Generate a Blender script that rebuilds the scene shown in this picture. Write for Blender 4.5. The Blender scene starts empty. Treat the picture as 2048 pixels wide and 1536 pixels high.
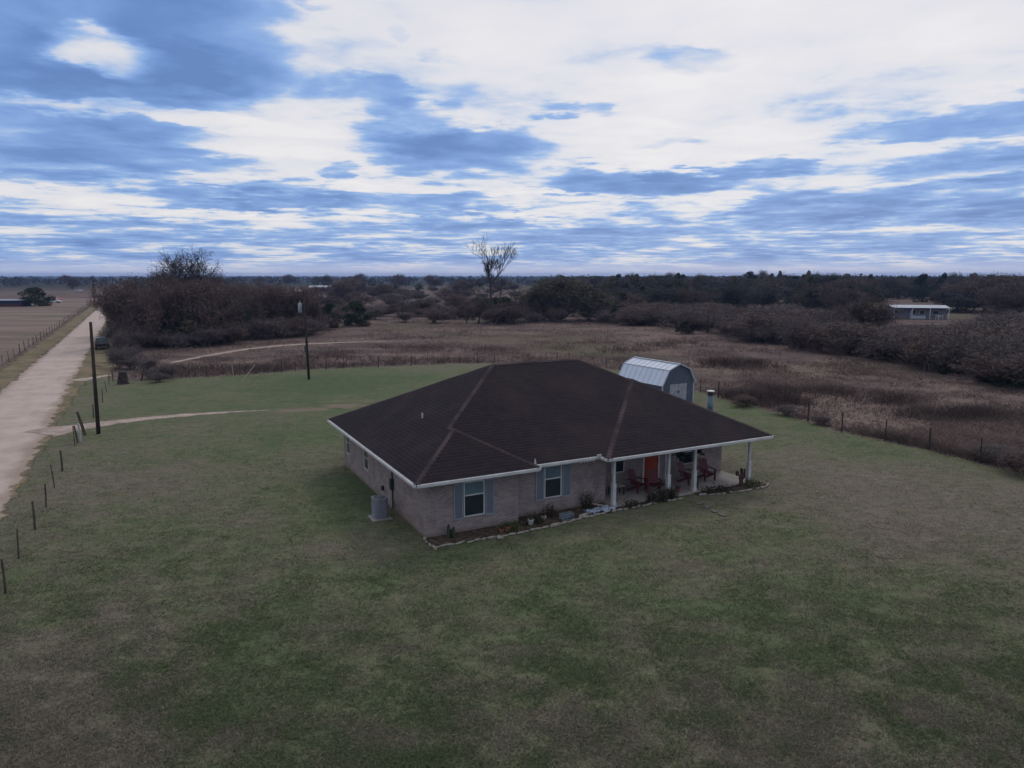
import bpy, math, random
import numpy as np
from mathutils import Vector, Matrix
R = math.radians
scene = bpy.context.scene
col = scene.collection
random.seed(7)

# ------------------------------------------------------------------ camera
CH, CF, CP = 10.88, 1428.0, R(8.66)
cd = bpy.data.cameras.new('camera')
cam = bpy.data.objects.new('camera', cd); col.objects.link(cam)
cd.sensor_width = 36.0; cd.lens = 36.0 * CF / 2048.0
cd.clip_start = 0.1; cd.clip_end = 30000
cam.location = (0, 0, CH); cam.rotation_euler = (R(90) - CP, 0, 0)
scene.camera = cam
scene.view_settings.view_transform = 'Standard'
scene.view_settings.look = 'None'
scene.view_settings.exposure = 0.0
scene.view_settings.gamma = 1.0
scene.render.resolution_x = 1024; scene.render.resolution_y = 768

def ray(px, py):
    c, s = math.cos(CP), math.sin(CP)
    a = (px - 1024) / CF; b = -(py - 768) / CF
    return (a, c + b * s, -s + b * c)
def G(px, py, z=0.0):
    "ground point surveyed from the photograph"
    d = ray(px, py); k = (z - CH) / d[2]
    return (d[0] * k, d[1] * k)
def azel(px, py):
    d = Vector(ray(px, py)).normalized()
    return math.degrees(math.atan2(d.x, d.y)), math.degrees(math.asin(d.z))

# ------------------------------------------------------------------ sky
SUN_AZ, SUN_EL = 20.0, 42.0
world = bpy.data.worlds.new("World"); scene.world = world
world.use_nodes = True
class NT:
    def __init__(s, nt): s.nt = nt; s.nt.nodes.clear()
    def n(s, t, **kw):
        x = s.nt.nodes.new(t)
        for k, v in kw.items(): setattr(x, k, v)
        return x
    def l(s, a, b): s.nt.links.new(a, b)
    def inp(s, sock, v):
        if isinstance(v, (int, float)): sock.default_value = v
        elif isinstance(v, (tuple, list)): sock.default_value = v
        else: s.l(v, sock)
    def m(s, op, a, b=0.0, c=0.0, clamp=False):
        x = s.n('ShaderNodeMath', operation=op, use_clamp=clamp)
        s.inp(x.inputs[0], a); s.inp(x.inputs[1], b); s.inp(x.inputs[2], c)
        return x.outputs[0]
    def xyz(s, x, y, z):
        c = s.n('ShaderNodeCombineXYZ')
        s.inp(c.inputs[0], x); s.inp(c.inputs[1], y); s.inp(c.inputs[2], z)
        return c.outputs[0]
    def noise(s, vec, scale, detail=4, rough=.5, dist=0.0, lac=2.0):
        x = s.n('ShaderNodeTexNoise')
        if vec is not None: s.l(vec, x.inputs['Vector'])
        x.inputs['Scale'].default_value = scale; x.inputs['Detail'].default_value = detail
        x.inputs['Roughness'].default_value = rough; x.inputs['Distortion'].default_value = dist
        x.inputs['Lacunarity'].default_value = lac
        return x.outputs['Fac']
    def ramp(s, f, stops, interp='LINEAR'):
        x = s.n('ShaderNodeValToRGB'); s.l(f, x.inputs[0]); cr = x.color_ramp; cr.interpolation = interp
        while len(cr.elements) < len(stops): cr.elements.new(.5)
        for e, (p, c) in zip(cr.elements, stops):
            e.position = p; e.color = (c, c, c, 1) if isinstance(c, (int, float)) else (*c, 1)
        return x.outputs[0]
    def mix(s, f, a, b, mode='MIX'):
        x = s.n('ShaderNodeMix', data_type='RGBA', blend_type=mode)
        s.inp(x.inputs[0], f)
        s.inp(x.inputs[6], (*a, 1) if isinstance(a, tuple) else a)
        s.inp(x.inputs[7], (*b, 1) if isinstance(b, tuple) else b)
        return x.outputs[2]
    def rng(s, v, a, b, c=0.0, d=1.0, smooth=True):
        x = s.n('ShaderNodeMapRange', interpolation_type='SMOOTHSTEP' if smooth else 'LINEAR')
        s.inp(x.inputs[0], v)
        for i, q in enumerate((a, b, c, d)): x.inputs[i + 1].default_value = q
        return x.outputs[0]

w = NT(world.node_tree)
tc = w.n('ShaderNodeTexCoord').outputs['Generated']
sp = w.n('ShaderNodeSeparateXYZ'); w.l(tc, sp.inputs[0])
X, Y, Z = sp.outputs
az = w.m('MULTIPLY', w.m('ARCTAN2', X, Y), 180 / math.pi)
el = w.m('MULTIPLY', w.m('ARCSINE', Z), 180 / math.pi)
elp = w.m('MAXIMUM', el, 0.0)
inv = w.m('DIVIDE', 1.0, w.m('ADD', w.m('MAXIMUM', Z, 0.0), 0.035))
q = w.xyz(w.m('MULTIPLY', X, inv), w.m('MULTIPLY', Y, inv), 0.0)
n1 = w.noise(q, 0.55, 6, .52, .25)
n2 = w.noise(q, 1.9, 6, .55, .2)
n3 = w.noise(q, .23, 3, .5)
# warp of the sky-direction coordinates so that the banks have ragged edges
wa = w.noise(q, 0.9, 5, .6); wb = w.noise(w.xyz(w.m('ADD', w.m('MULTIPLY', X, inv), 31.0), w.m('MULTIPLY', Y, inv), 3.0), 0.9, 5, .6)
elsc = w.m('ADD', w.m('MULTIPLY', elp, 0.09), 0.25)
wa2 = w.noise(q, 3.1, 5, .6)
azw = w.m('ADD', az, w.m('ADD', w.m('MULTIPLY', w.m('SUBTRACT', wa, .5), 9.0), w.m('MULTIPLY', w.m('SUBTRACT', wa2, .5), 4.0)))
elw = w.m('ADD', el, w.m('MULTIPLY', w.m('ADD', w.m('MULTIPLY', w.m('SUBTRACT', wb, .5), 3.6), w.m('MULTIPLY', w.m('SUBTRACT', wa2, .5), 2.2)), elsc))
base = w.m('ADD', w.m('MULTIPLY', w.m('SUBTRACT', n1, .5), 1.5), w.m('MULTIPLY', w.m('SUBTRACT', n2, .5), 1.7))
base = w.m('ADD', base, w.m('MULTIPLY', w.m('SUBTRACT', n3, .5), .4))
S = w.m('ADD', base, .33)
S = w.m('ADD', S, w.rng(el, 6.0, 1.6, 0.0, .30))
n4 = w.noise(w.xyz(w.m('MULTIPLY', az, .19), w.m('MULTIPLY', el, 1.15), 4.0), 1.0, 5, .6, .3)
S = w.m('ADD', S, w.m('MULTIPLY', w.m('SUBTRACT', n4, .5), w.rng(el, 9.0, 4.0, 0.0, 2.6)))
S = w.m('ADD', S, w.rng(el, 24, 42, 0.0, -.30))
# cloud banks of this sky, by bearing and elevation (centre px, size px, weight: + grey-blue bank, - bright)
banks = [(190, 60, 330, 90, .75), (430, 70, 120, 85, .35), (230, 175, 280, 62, .62), (90, 290, 300, 45, .5), (330, 320, 260, 18, .3), (120, 365, 200, 12, .4), (60, 440, 200, 10, .2),
         (225, 100, 75, 32, -.8), (250, 128, 110, 22, -.5), (720, 190, 100, 30, .45), (830, 250, 110, 40, .5), (900, 300, 190, 40, .85),
         (440, 398, 110, 18, .5), (590, 395, 95, 32, .7), (850, 405, 140, 22, .5), (880, 445, 160, 14, .3), (480, 430, 300, 8, -.4), (700, 370, 300, 12, -.35), (1050, 385, 60, 14, -.35), (900, 428, 220, 5, -.3), (1270, 365, 170, 28, .85), (1350, 345, 60, 16, .4),
         (1620, 420, 150, 30, .55), (1920, 400, 150, 34, .6), (1445, 412, 50, 12, -.5), (1760, 440, 200, 6, -.3), (1740, 400, 45, 16, -.3), (1990, 335, 140, 28, .5), (1540, 343, 75, 15, .6), (1890, 255, 160, 26, .75),
         (1160, 225, 70, 14, .5), (1380, 118, 70, 22, .45), (1360, 280, 60, 10, .5), (870, 108, 34, 12, .25), (800, 70, 20, 10, .25), (605, 25, 26, 10, .3), (1650, 185, 120, 20, .08),
         (1140, 455, 230, 30, .3), (683, 345, 30, 12, .5),
         (1400, 60, 700, 100, -.42), (1250, 210, 380, 70, -.2), (700, 130, 120, 45, .12), (1050, 180, 130, 30, .22), (1300, 120, 170, 30, .2), (1700, 110, 260, 50, .10), (600, 260, 200, 60, -.35), (1180, 300, 160, 50, -.3), (1650, 280, 420, 45, -.4),
         (600, 330, 330, 30, -.35), (560, 185, 110, 120, -.3), (330, 240, 250, 16, -.5), (270, 395, 190, 20, -.3), (1130, 400, 380, 10, -.3), (1850, 345, 220, 10, -.3), (1100, 435, 60, 14, -.4)]
for (cx, cy, wx, wy, wt) in banks:
    a0, e0 = azel(cx, cy)
    sx = wx / CF * 180 / math.pi; sy = wy / CF * 180 / math.pi
    dx = w.m('MULTIPLY', w.m('SUBTRACT', azw, a0), 1 / sx)
    dy = w.m('MULTIPLY', w.m('SUBTRACT', elw, e0), 1 / sy)
    r2 = w.m('MULTIPLY_ADD', dx, dx, w.m('MULTIPLY', dy, dy))
    g = w.rng(r2, 1.9, .25, 0.0, wt)
    S = w.m('ADD', S, g)
sky = w.n('ShaderNodeTexSky', sky_type='NISHITA')
sky.sun_disc = False; sky.sun_elevation = R(SUN_EL); sky.sun_rotation = R(SUN_AZ)
SKY_STRENGTH = 0.10
cloud = w.ramp(w.rng(S, -.5, 1.5, 0, 1, False), [(0.0, (.86, .84, .85)), (.18, (.81, .79, .82)), (.32, (.75, .755, .81)), (.40, (.62, .67, .79)), (.455, (.47, .575, .79)), (.505, (.35, .50, .79)), (.565, (.27, .43, .76)), (.68, (.205, .35, .70)), (.84, (.15, .28, .60)), (1.0, (.12, .23, .52))])
horiz = w.rng(el, 1.4, .2, 0.0, .8)
cloud = w.mix(horiz, cloud, (.56, .60, .78))
cloud10 = w.mix(1.0, cloud, (1 / SKY_STRENGTH,) * 3, 'MULTIPLY')
mixsky = w.mix(.92, sky.outputs[0], cloud10)
bg = w.n('ShaderNodeBackground'); w.l(mixsky, bg.inputs[0]); bg.inputs[1].default_value = SKY_STRENGTH
wo = w.n('ShaderNodeOutputWorld'); w.l(bg.outputs[0], wo.inputs[0])
world.cycles.sampling_method = 'MANUAL'; world.cycles.sample_map_resolution = 1024

# ------------------------------------------------------------------ sun behind thin cloud
sd = bpy.data.lights.new('sun', 'SUN'); sd.energy = 0.8; sd.angle = R(14); sd.color = (1, .96, .91)
sun = bpy.data.objects.new('sun', sd); col.objects.link(sun)
sun.rotation_euler = (R(90 - SUN_EL), 0, R(180 - SUN_AZ))

# ------------------------------------------------------------------ materials
def mat(name, build, rough=.9, spec=.2, metallic=0.0):
    m = bpy.data.materials.new(name); m.use_nodes = True
    t = NT(m.node_tree)
    b = t.n('ShaderNodeBsdfPrincipled'); o = t.n('ShaderNodeOutputMaterial')
    b.inputs['Roughness'].default_value = rough; b.inputs['Metallic'].default_value = metallic
    b.inputs['Specular IOR Level'].default_value = spec
    t.l(b.outputs[0], o.inputs[0])
    build(t, b, o)
    return m
def obco(t):
    return t.n('ShaderNodeTexCoord').outputs['Object']
def uvco(t):
    return t.n('ShaderNodeTexCoord').outputs['UV']
def geo(t):
    return t.n('ShaderNodeNewGeometry').outputs['Position']
def bump(t, b, h, dist=.02, strength=.6):
    x = t.n('ShaderNodeBump'); t.l(h, x.inputs['Height']); x.inputs['Distance'].default_value = dist
    x.inputs['Strength'].default_value = strength; t.l(x.outputs[0], b.inputs['Normal'])
def plain(name, c, var=.15, scale=3.0, rough=.6, spec=.3, metallic=0.0, c2=None):
    c2 = c2 or tuple(v * (1 - var * 2) for v in c)
    def f(t, b, o):
        n = t.noise(obco(t), scale, 5, .6)
        t.l(t.mix(t.rng(n, .35, .65), c, c2), b.inputs['Base Color'])
    return mat(name, f, rough, spec, metallic)
def attr(t, name, out='Fac'):
    a = t.n('ShaderNodeAttribute'); a.attribute_name = name
    return a.outputs[out]
def attr_mat(name, rough=.9, trans=0.0):
    "leaf, twig and blade material: the colour of each piece is stored on the mesh"
    def f(t, b, o):
        t.l(attr(t, 'tint', 'Color'), b.inputs['Base Color'])
        if trans:
            tr = t.n('ShaderNodeBsdfTranslucent'); t.l(attr(t, 'tint', 'Color'), tr.inputs[0])
            ms = t.n('ShaderNodeMixShader'); ms.inputs[0].default_value = trans
            t.l(b.outputs[0], ms.inputs[1]); t.l(tr.outputs[0], ms.inputs[2]); t.l(ms.outputs[0], o.inputs[0])
    return mat(name, f, rough, .1)

M = {}
def m_ground(t, b, o):
    p = geo(t)
    pa = t.n('ShaderNodeMapping'); t.l(p, pa.inputs[0]); pa.inputs['Scale'].default_value = (.5, 1, 1)
    big = t.noise(p, .012, 4, .55, .3); mid = t.noise(pa.outputs[0], .12, 5, .6, .4); fine = t.noise(p, 1.3, 5, .7)
    c = t.mix(t.rng(mid, .38, .62), (.145, .106, .096), (.088, .066, .064))
    c = t.mix(t.rng(big, .50, .68), c, (.085, .080, .048))
    c = t.mix(t.m('MULTIPLY', t.rng(big, .46, .34), .6), c, (.15, .112, .105))
    c = t.mix(t.rng(fine, .42, .7), c, t.mix(1.0, c, (1.55, 1.5, 1.4), 'MULTIPLY'))
    # beyond a few hundred metres the land is wooded
    l = t.n('ShaderNodeVectorMath', operation='LENGTH'); t.l(p, l.inputs[0])
    c = t.mix(t.rng(t.m('ADD', l.outputs['Value'], t.m('MULTIPLY', t.m('SUBTRACT', mid, .5), 400)), 450, 900), c, (.035, .036, .026))
    t.l(c, b.inputs['Base Color']); bump(t, b, fine, .25, .8)
M['field'] = mat('field_soil', m_ground, 1.0, .05)
def edge_alpha(t, b, o, amp, sc, width=.25):
    e = attr(t, 'edge')
    n = t.noise(geo(t), sc, 5, .65)
    f = t.rng(t.m('ADD', e, t.m('MULTIPLY', t.m('SUBTRACT', n, .5), amp)), 0, width)
    t.l(f, b.inputs['Alpha'])
def m_lawn(t, b, o):
    p = geo(t); g = attr(t, 'green')
    pa = t.n('ShaderNodeMapping'); t.l(p, pa.inputs[0]); pa.inputs['Scale'].default_value = (.8, 1.5, 1); pa.inputs['Rotation'].default_value = (0, 0, .2)
    n1 = t.noise(pa.outputs[0], .55, 6, .68, .4); n2 = t.noise(pa.outputs[0], 3.3, 5, .75, .3); n3 = t.noise(p, 14, 4, .7)
    k = t.m('ADD', g, t.m('ADD', t.m('MULTIPLY', t.m('SUBTRACT', n1, .5), .8), t.m('MULTIPLY', t.m('SUBTRACT', n2, .5), 1.1)))
    c = t.ramp(k, [(0.0, (.162, .138, .112)), (.28, (.144, .132, .095)), (.5, (.124, .129, .079)), (.72, (.104, .124, .066)), (1.0, (.080, .110, .054))])
    c = t.mix(t.m('MULTIPLY', t.rng(n2, .56, .74), .3), c, (.17, .15, .115))
    c = t.mix(t.m('MULTIPLY', t.rng(n3, .5, .72), .5), c, (.035, .042, .022))
    n5 = t.noise(pa.outputs[0], 1.7, 6, .7, .5)
    c = t.mix(1.0, c, t.ramp(n5, [(.3, (.72, .74, .72)), (.5, (1, 1, 1)), (.7, (1.28, 1.25, 1.2))]), 'MULTIPLY')
    c = t.mix(t.rng(attr(t, 'bare'), .3, .8), c, (.185, .145, .11))
    t.l(c, b.inputs['Base Color']); bump(t, b, t.m('ADD', n3, n2), .06, .9)
    edge_alpha(t, b, o, 2.2, .5)
M['lawn'] = mat('lawn_turf', m_lawn, .95, .08)
def m_road(t, b, o):
    p = geo(t)
    mp = t.n('ShaderNodeMapping'); t.l(p, mp.inputs[0]); mp.inputs['Rotation'].default_value = (0, 0, R(-27.6)); mp.inputs['Scale'].default_value = (1.0, .12, 1)
    st = t.noise(mp.outputs[0], 1.1, 5, .6); n = t.noise(p, .35, 6, .65); f = t.noise(p, 9, 4, .7)
    c = t.mix(t.rng(n, .35, .65), (.48, .385, .345), (.375, .30, .265))
    c = t.mix(t.m('MULTIPLY', t.rng(st, .52, .7), .6), c, (.46, .37, .33))
    la = t.m('ABSOLUTE', t.m('ADD', attr(t, 'lat'), t.m('MULTIPLY', t.m('SUBTRACT', n, .5), 1.6)))
    rut = t.rng(t.m('ABSOLUTE', t.m('SUBTRACT', la, .95)), .42, .08)
    c = t.mix(t.m('MULTIPLY', rut, .35), c, (.47, .385, .32))
    c = t.mix(t.m('MULTIPLY', t.rng(t.m('ADD', la, t.m('MULTIPLY', st, .8)), 2.3, 3.2), .6), c, (.215, .17, .12))
    c = t.mix(t.m('MULTIPLY', t.rng(f, .55, .75), .5), c, (.24, .185, .145))
    t.l(c, b.inputs['Base Color']); bump(t, b, t.m('ADD', st, f), .05, .6)
    edge_alpha(t, b, o, 2.6, .6)
M['road'] = mat('road_gravel', m_road, .95, .1)
def m_drive(t, b, o):
    p = geo(t); n = t.noise(p, .8, 6, .65); f = t.noise(p, 9, 4, .7)
    c = t.mix(t.rng(n, .35, .65), (.40, .32, .28), (.27, .22, .185))
    t.l(c, b.inputs['Base Color']); bump(t, b, f, .04, .6)
    edge_alpha(t, b, o, 1.3, .9, .6)
M['drive'] = mat('driveway_gravel', m_drive, .95, .1)
def m_verge(t, b, o):
    p = geo(t); n = t.noise(p, .35, 6, .65); f = t.noise(p, 4, 5, .7)
    c = t.mix(t.rng(n, .38, .62), (.20, .155, .095), (.105, .095, .055))
    c = t.mix(t.m('MULTIPLY', t.rng(f, .5, .72), .6), c, (.30, .23, .155))
    t.l(c, b.inputs['Base Color']); bump(t, b, f, .08, .7)
    edge_alpha(t, b, o, 3.0, .3, 1.0)
M['verge'] = mat('verge_dry_grass', m_verge, .95, .1)
def m_pasture(t, b, o):
    p = geo(t)
    mp = t.n('ShaderNodeMapping'); t.l(p, mp.inputs[0]); mp.inputs['Scale'].default_value = (.15, 1.0, 1)
    n = t.noise(mp.outputs[0], .10, 5, .6, .2); f = t.noise(p, 1.2, 5, .7); g = t.noise(p, .05, 3, .5)
    c = t.mix(t.rng(n, .40, .60), (.215, .162, .132), (.145, .106, .090))
    c = t.mix(t.m('MULTIPLY', t.rng(g, .5, .66), .7), c, (.11, .105, .065))
    t.l(t.mix(t.m('MULTIPLY', t.rng(f, .5, .7), .4), c, (.24, .18, .14)), b.inputs['Base Color'])
    edge_alpha(t, b, o, 3.0, .2, 1.0)
M['pasture'] = mat('mown_pasture', m_pasture, .95, .1)
def m_soil(t, b, o):
    p = geo(t); n = t.noise(p, 4, 5, .7)
    t.l(t.mix(t.rng(n, .4, .65), (.045, .035, .028), (.10, .08, .06)), b.inputs['Base Color']); bump(t, b, n, .04, .8)
M['soil'] = mat('bed_soil', m_soil, 1, .05)
def m_shingle(t, b, o):
    uv = uvco(t)
    br = t.n('ShaderNodeTexBrick'); t.l(uv, br.inputs[0]); br.offset = .5
    br.inputs['Scale'].default_value = 1; br.inputs['Brick Width'].default_value = .33; br.inputs['Row Height'].default_value = .20
    br.inputs['Mortar Size'].default_value = .012; br.inputs['Mortar Smooth'].default_value = .1; br.inputs['Bias'].default_value = 0
    br.inputs['Color1'].default_value = (.018, .0130, .0170, 1); br.inputs['Color2'].default_value = (.0115, .0095, .0130, 1); br.inputs['Mortar'].default_value = (.010, .008, .009, 1)
    n = t.noise(obco(t), .5, 5, .6); f = t.noise(obco(t), 14, 3, .7)
    s = t.n('ShaderNodeSeparateXYZ'); t.l(uv, s.inputs[0])
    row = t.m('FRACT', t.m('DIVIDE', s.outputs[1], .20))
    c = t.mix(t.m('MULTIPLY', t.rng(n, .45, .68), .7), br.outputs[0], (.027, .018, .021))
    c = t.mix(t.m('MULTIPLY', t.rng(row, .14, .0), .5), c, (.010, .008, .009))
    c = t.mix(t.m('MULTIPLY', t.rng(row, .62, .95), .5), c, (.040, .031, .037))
    c = t.mix(t.m('MULTIPLY', t.rng(f, .5, .75), .4), c, (.034, .028, .029))
    t.l(c, b.inputs['Base Color'])
    bump(t, b, t.m('ADD', t.m('SUBTRACT', 1.0, row), t.m('MULTIPLY', f, .3)), .02, .7)
M['shingle'] = mat('roof_shingle', m_shingle, .95, .12)
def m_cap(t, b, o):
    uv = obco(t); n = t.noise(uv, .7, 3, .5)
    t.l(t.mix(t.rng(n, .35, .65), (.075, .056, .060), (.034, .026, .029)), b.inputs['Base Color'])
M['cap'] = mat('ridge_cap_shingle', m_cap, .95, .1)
def brick(name, c1, c2, mortar):
    def f(t, b, o):
        uv = uvco(t)
        br = t.n('ShaderNodeTexBrick'); t.l(uv, br.inputs[0]); br.offset = .5
        br.inputs['Scale'].default_value = 1; br.inputs['Brick Width'].default_value = .215; br.inputs['Row Height'].default_value = .077
        br.inputs['Mortar Size'].default_value = .011; br.inputs['Mortar Smooth'].default_value = .15; br.inputs['Bias'].default_value = -.1
        br.inputs['Color1'].default_value = (*c1, 1); br.inputs['Color2'].default_value = (*c2, 1); br.inputs['Mortar'].default_value = (*mortar, 1)
        n = t.noise(uv, 1.1, 5, .6)
        c = t.mix(t.m('MULTIPLY', t.rng(n, .45, .7), .5), br.outputs[0], tuple(v * .62 for v in c2))
        s = t.n('ShaderNodeSeparateXYZ'); t.l(uv, s.inputs[0])
        c = t.mix(t.rng(t.m('ADD', s.outputs[1], t.m('MULTIPLY', n, .5)), .52, .25, 0, .45), c, (.10, .07, .055))
        t.l(c, b.inputs['Base Color']); bump(t, b, br.outputs['Fac'], -.008, .6)
    return mat(name, f, .9, .15)
M['brick'] = brick('brick_wall', (.27, .205, .190), (.17, .130, .128), (.31, .28, .265))
M['white'] = plain('white_trim', (.50, .50, .50), .06, 2, .5, c2=(.40, .40, .40))
M['shutter'] = plain('blue_grey_shutter', (.235, .262, .295), .05, 2, .6)
M['blind'] = plain('upper_sash', (.11, .16, .185), .08, 3, .25)
M['glass'] = plain('dark_window_glass', (.018, .028, .034), .1, 1, .06, .5)
M['door'] = plain('orange_door', (.30, .045, .016), .08, 2, .5)
M['concrete'] = plain('porch_concrete', (.30, .27, .25), .12, 1.2, .85)
M['rock'] = plain('limestone', (.34, .31, .27), .2, 2.5, .95, .1, c2=(.14, .125, .105))
M['metalroof'] = plain('galvanised_sheet', (.55, .60, .68), .04, 1, .42, .5, .25)
M['shedwall'] = plain('slate_siding', (.085, .10, .13), .08, 2, .7)
M['shedtrim'] = plain('shed_trim', (.42, .46, .52), .06, 2, .6)
M['sheddoor'] = plain('shed_door_grey', (.33, .34, .38), .1, 2, .6)
M['steel'] = plain('galvanised_steel', (.34, .40, .46), .15, 4, .45, .5, .4)
M['dark'] = plain('dark_metal', (.03, .03, .034), .1, 4, .5)
M['acgrey'] = plain('condenser_grey', (.20, .21, .24), .08, 4, .5)
M['pole'] = plain('weathered_pole', (.055, .042, .036), .2, 1.5, .9, .1)
M['post'] = plain('cedar_post', (.10, .078, .064), .2, 5, .95, .1)
M['tpost'] = plain('steel_t_post', (.035, .030, .028), .1, 5, .8)
M['pale'] = plain('pale_wood', (.33, .29, .22), .15, 4, .85)
M['red'] = plain('red_chair_paint', (.115, .024, .027), .12, 4, .5)
M['terra'] = plain('terracotta', (.25, .10, .055), .15, 4, .85)
M['rust'] = plain('rusted_iron', (.075, .035, .028), .25, 6, .85)
M['succ'] = plain('cactus_skin', (.04, .055, .03), .2, 6, .8)
M['tarp'] = plain('blue_white_plastic', (.16, .23, .34), .2, 5, .45, c2=(.34, .36, .40))
M['ivory'] = plain('ivory_plastic', (.40, .40, .39), .05, 4, .5)
M['bark'] = plain('bark', (.062, .048, .044), .25, 3, .95, .1)
M['tyre'] = plain('tyre_rubber', (.015, .015, .016), .1, 4, .85)
M['carblack'] = plain('dark_car_paint', (.012, .016, .018), .1, 1, .25, .5)
M['carred'] = plain('red_car_paint', (.42, .03, .025), .05, 1, .3, .5)
M['carwhite'] = plain('white_car_paint', (.55, .56, .58), .05, 1, .3, .5)
M['taillight'] = plain('tail_lamp_plastic', (.20, .01, .01), .05, 1, .3, .5)
M['bluewall'] = plain('dark_blue_siding', (.022, .026, .060), .1, 1, .7)
M['redwall'] = plain('rust_red_panel', (.075, .026, .028), .1, 1, .7)
M['homeroof'] = plain('weathered_metal_roof', (.30, .35, .42), .1, 1, .5)
M['homewall'] = plain('mobile_home_siding', (.17, .16, .19), .15, 1, .7)
M['homeblue'] = plain('mobile_home_blue_panel', (.14, .16, .28), .2, 2, .7)
M['twig'] = attr_mat('twigs')
M['leaf'] = attr_mat('leaves', .8, .15)
M['blade'] = attr_mat('grass_blades', .9, .35)

# ------------------------------------------------------------------ helpers
def tag(o, label=None, cat=None, group=None, kind=None):
    if label: o['label'] = label
    if cat: o['category'] = cat
    if group: o['group'] = group
    if kind: o['kind'] = kind
    return o
def empty(name, loc, rz=0.0):
    o = bpy.data.objects.new(name, None); col.objects.link(o)
    o.location = loc; o.rotation_euler = (0, 0, rz); o.empty_display_size = .3
    return o
class MB:
    def __init__(s): s.v = []; s.f = []
    def poly(s, pts):
        b = len(s.v); s.v += [tuple(p) for p in pts]; s.f.append(tuple(range(b, b + len(pts))))
    def box(s, x0, x1, y0, y1, z0, z1):
        b = len(s.v)
        s.v += [(x, y, z) for z in (z0, z1) for (x, y) in ((x0, y0), (x1, y0), (x1, y1), (x0, y1))]
        for f in ((3, 2, 1, 0), (4, 5, 6, 7), (0, 1, 5, 4), (1, 2, 6, 5), (2, 3, 7, 6), (3, 0, 4, 7)): s.f.append(tuple(b + i for i in f))
        return s
    def tube(s, pts, rad, n=8, caps=True):
        if isinstance(rad, (int, float)): rad = [rad] * len(pts)
        b0 = len(s.v); P = [Vector(p) for p in pts]
        for i, p in enumerate(P):
            d = (P[min(i + 1, len(P) - 1)] - P[max(i - 1, 0)]).normalized()
            a = d.cross(Vector((0, 0, 1)) if abs(d.z) < .9 else Vector((1, 0, 0))).normalized(); c = d.cross(a)
            for k in range(n):
                t = 2 * math.pi * k / n
                s.v.append(tuple(p + (a * math.cos(t) + c * math.sin(t)) * rad[i]))
        for i in range(len(P) - 1):
            for k in range(n):
                a0 = b0 + i * n + k; a1 = b0 + i * n + (k + 1) % n
                s.f.append((a0, a0 + n, a1 + n, a1))
        if caps:
            s.f.append(tuple(b0 + k for k in range(n))); s.f.append(tuple(b0 + (len(P) - 1) * n + k for k in reversed(range(n))))
        return s
    def bar(s, p0, p1, w, h):
        "rectangular bar between two points"
        p0, p1 = Vector(p0), Vector(p1); d = (p1 - p0).normalized()
        a = d.cross(Vector((0, 0, 1)) if abs(d.z) < .95 else Vector((0, 1, 0))).normalized(); c = a.cross(d)
        b = len(s.v)
        for p in (p0, p1):
            for (i, j) in ((-1, -1), (1, -1), (1, 1), (-1, 1)): s.v.append(tuple(p + a * i * w / 2 + c * j * h / 2))
        for f in ((3, 2, 1, 0), (4, 5, 6, 7), (0, 1, 5, 4), (1, 2, 6, 5), (2, 3, 7, 6), (3, 0, 4, 7)): s.f.append(tuple(b + i for i in f))
        return s
    def prism(s, prof, axis, a0, a1):
        "profile of (p,q) pairs pushed along an axis"
        def P(p, q, a): return {'x': (a, p, q), 'y': (p, a, q), 'z': (p, q, a)}[axis]
        b = len(s.v); n = len(prof)
        s.v += [P(p, q, a0) for p, q in prof] + [P(p, q, a1) for p, q in prof]
        for k in range(n): s.f.append((b + k, b + (k + 1) % n, b + n + (k + 1) % n, b + n + k))
        s.f.append(tuple(b + k for k in reversed(range(n)))); s.f.append(tuple(b + n + k for k in range(n)))
        return s
    def build(s, name, m, parent=None, smooth=False, bevel=0.0):
        me = bpy.data.meshes.new(name); me.from_pydata(s.v, [], s.f); me.update()
        uvl = me.uv_layers.new(name='UVMap')
        for p in me.polygons:
            n = p.normal
            tx = Vector((0, 0, 1)).cross(n)
            if tx.length < 1e-3: tx = Vector((1, 0, 0))
            tx.normalize(); ty = n.cross(tx)
            for li in p.loop_indices:
                co = me.vertices[me.loops[li].vertex_index].co
                uvl.data[li].uv = (co.dot(tx), co.dot(ty))
            p.use_smooth = smooth
        me.materials.append(m)
        o = bpy.data.objects.new(name, me); col.objects.link(o); o.parent = parent
        if bevel:
            bv = o.modifiers.new('bevel', 'BEVEL'); bv.width = bevel; bv.segments = 1; bv.limit_method = 'ANGLE'
        return o
def children(o): return [c for c in col.objects if c.parent is o]
def npmesh(name, V, F, m, tint=None, attrs=None, n=4):
    "fast mesh from numpy arrays; tint per vertex"
    me = bpy.data.meshes.new(name)
    nf = len(F)
    me.vertices.add(len(V)); me.vertices.foreach_set('co', np.asarray(V, np.float32).ravel())
    me.loops.add(nf * n); me.loops.foreach_set('vertex_index', np.asarray(F, np.int32).ravel())
    me.polygons.add(nf); me.polygons.foreach_set('loop_start', np.arange(0, nf * n, n, dtype=np.int32))
    me.update(calc_edges=True)
    if tint is not None:
        a = me.color_attributes.new('tint', 'FLOAT_COLOR', 'POINT')
        c = np.ones((len(V), 4), np.float32); c[:, :3] = tint; a.data.foreach_set('color', c.ravel())
    for k, v in (attrs or {}).items():
        a = me.attributes.new(k, 'FLOAT', 'POINT'); a.data.foreach_set('value', np.asarray(v, np.float32))
    me.materials.append(m)
    return me
def link(name, me, parent=None):
    o = bpy.data.objects.new(name, me); col.objects.link(o); o.parent = parent
    return o

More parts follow.
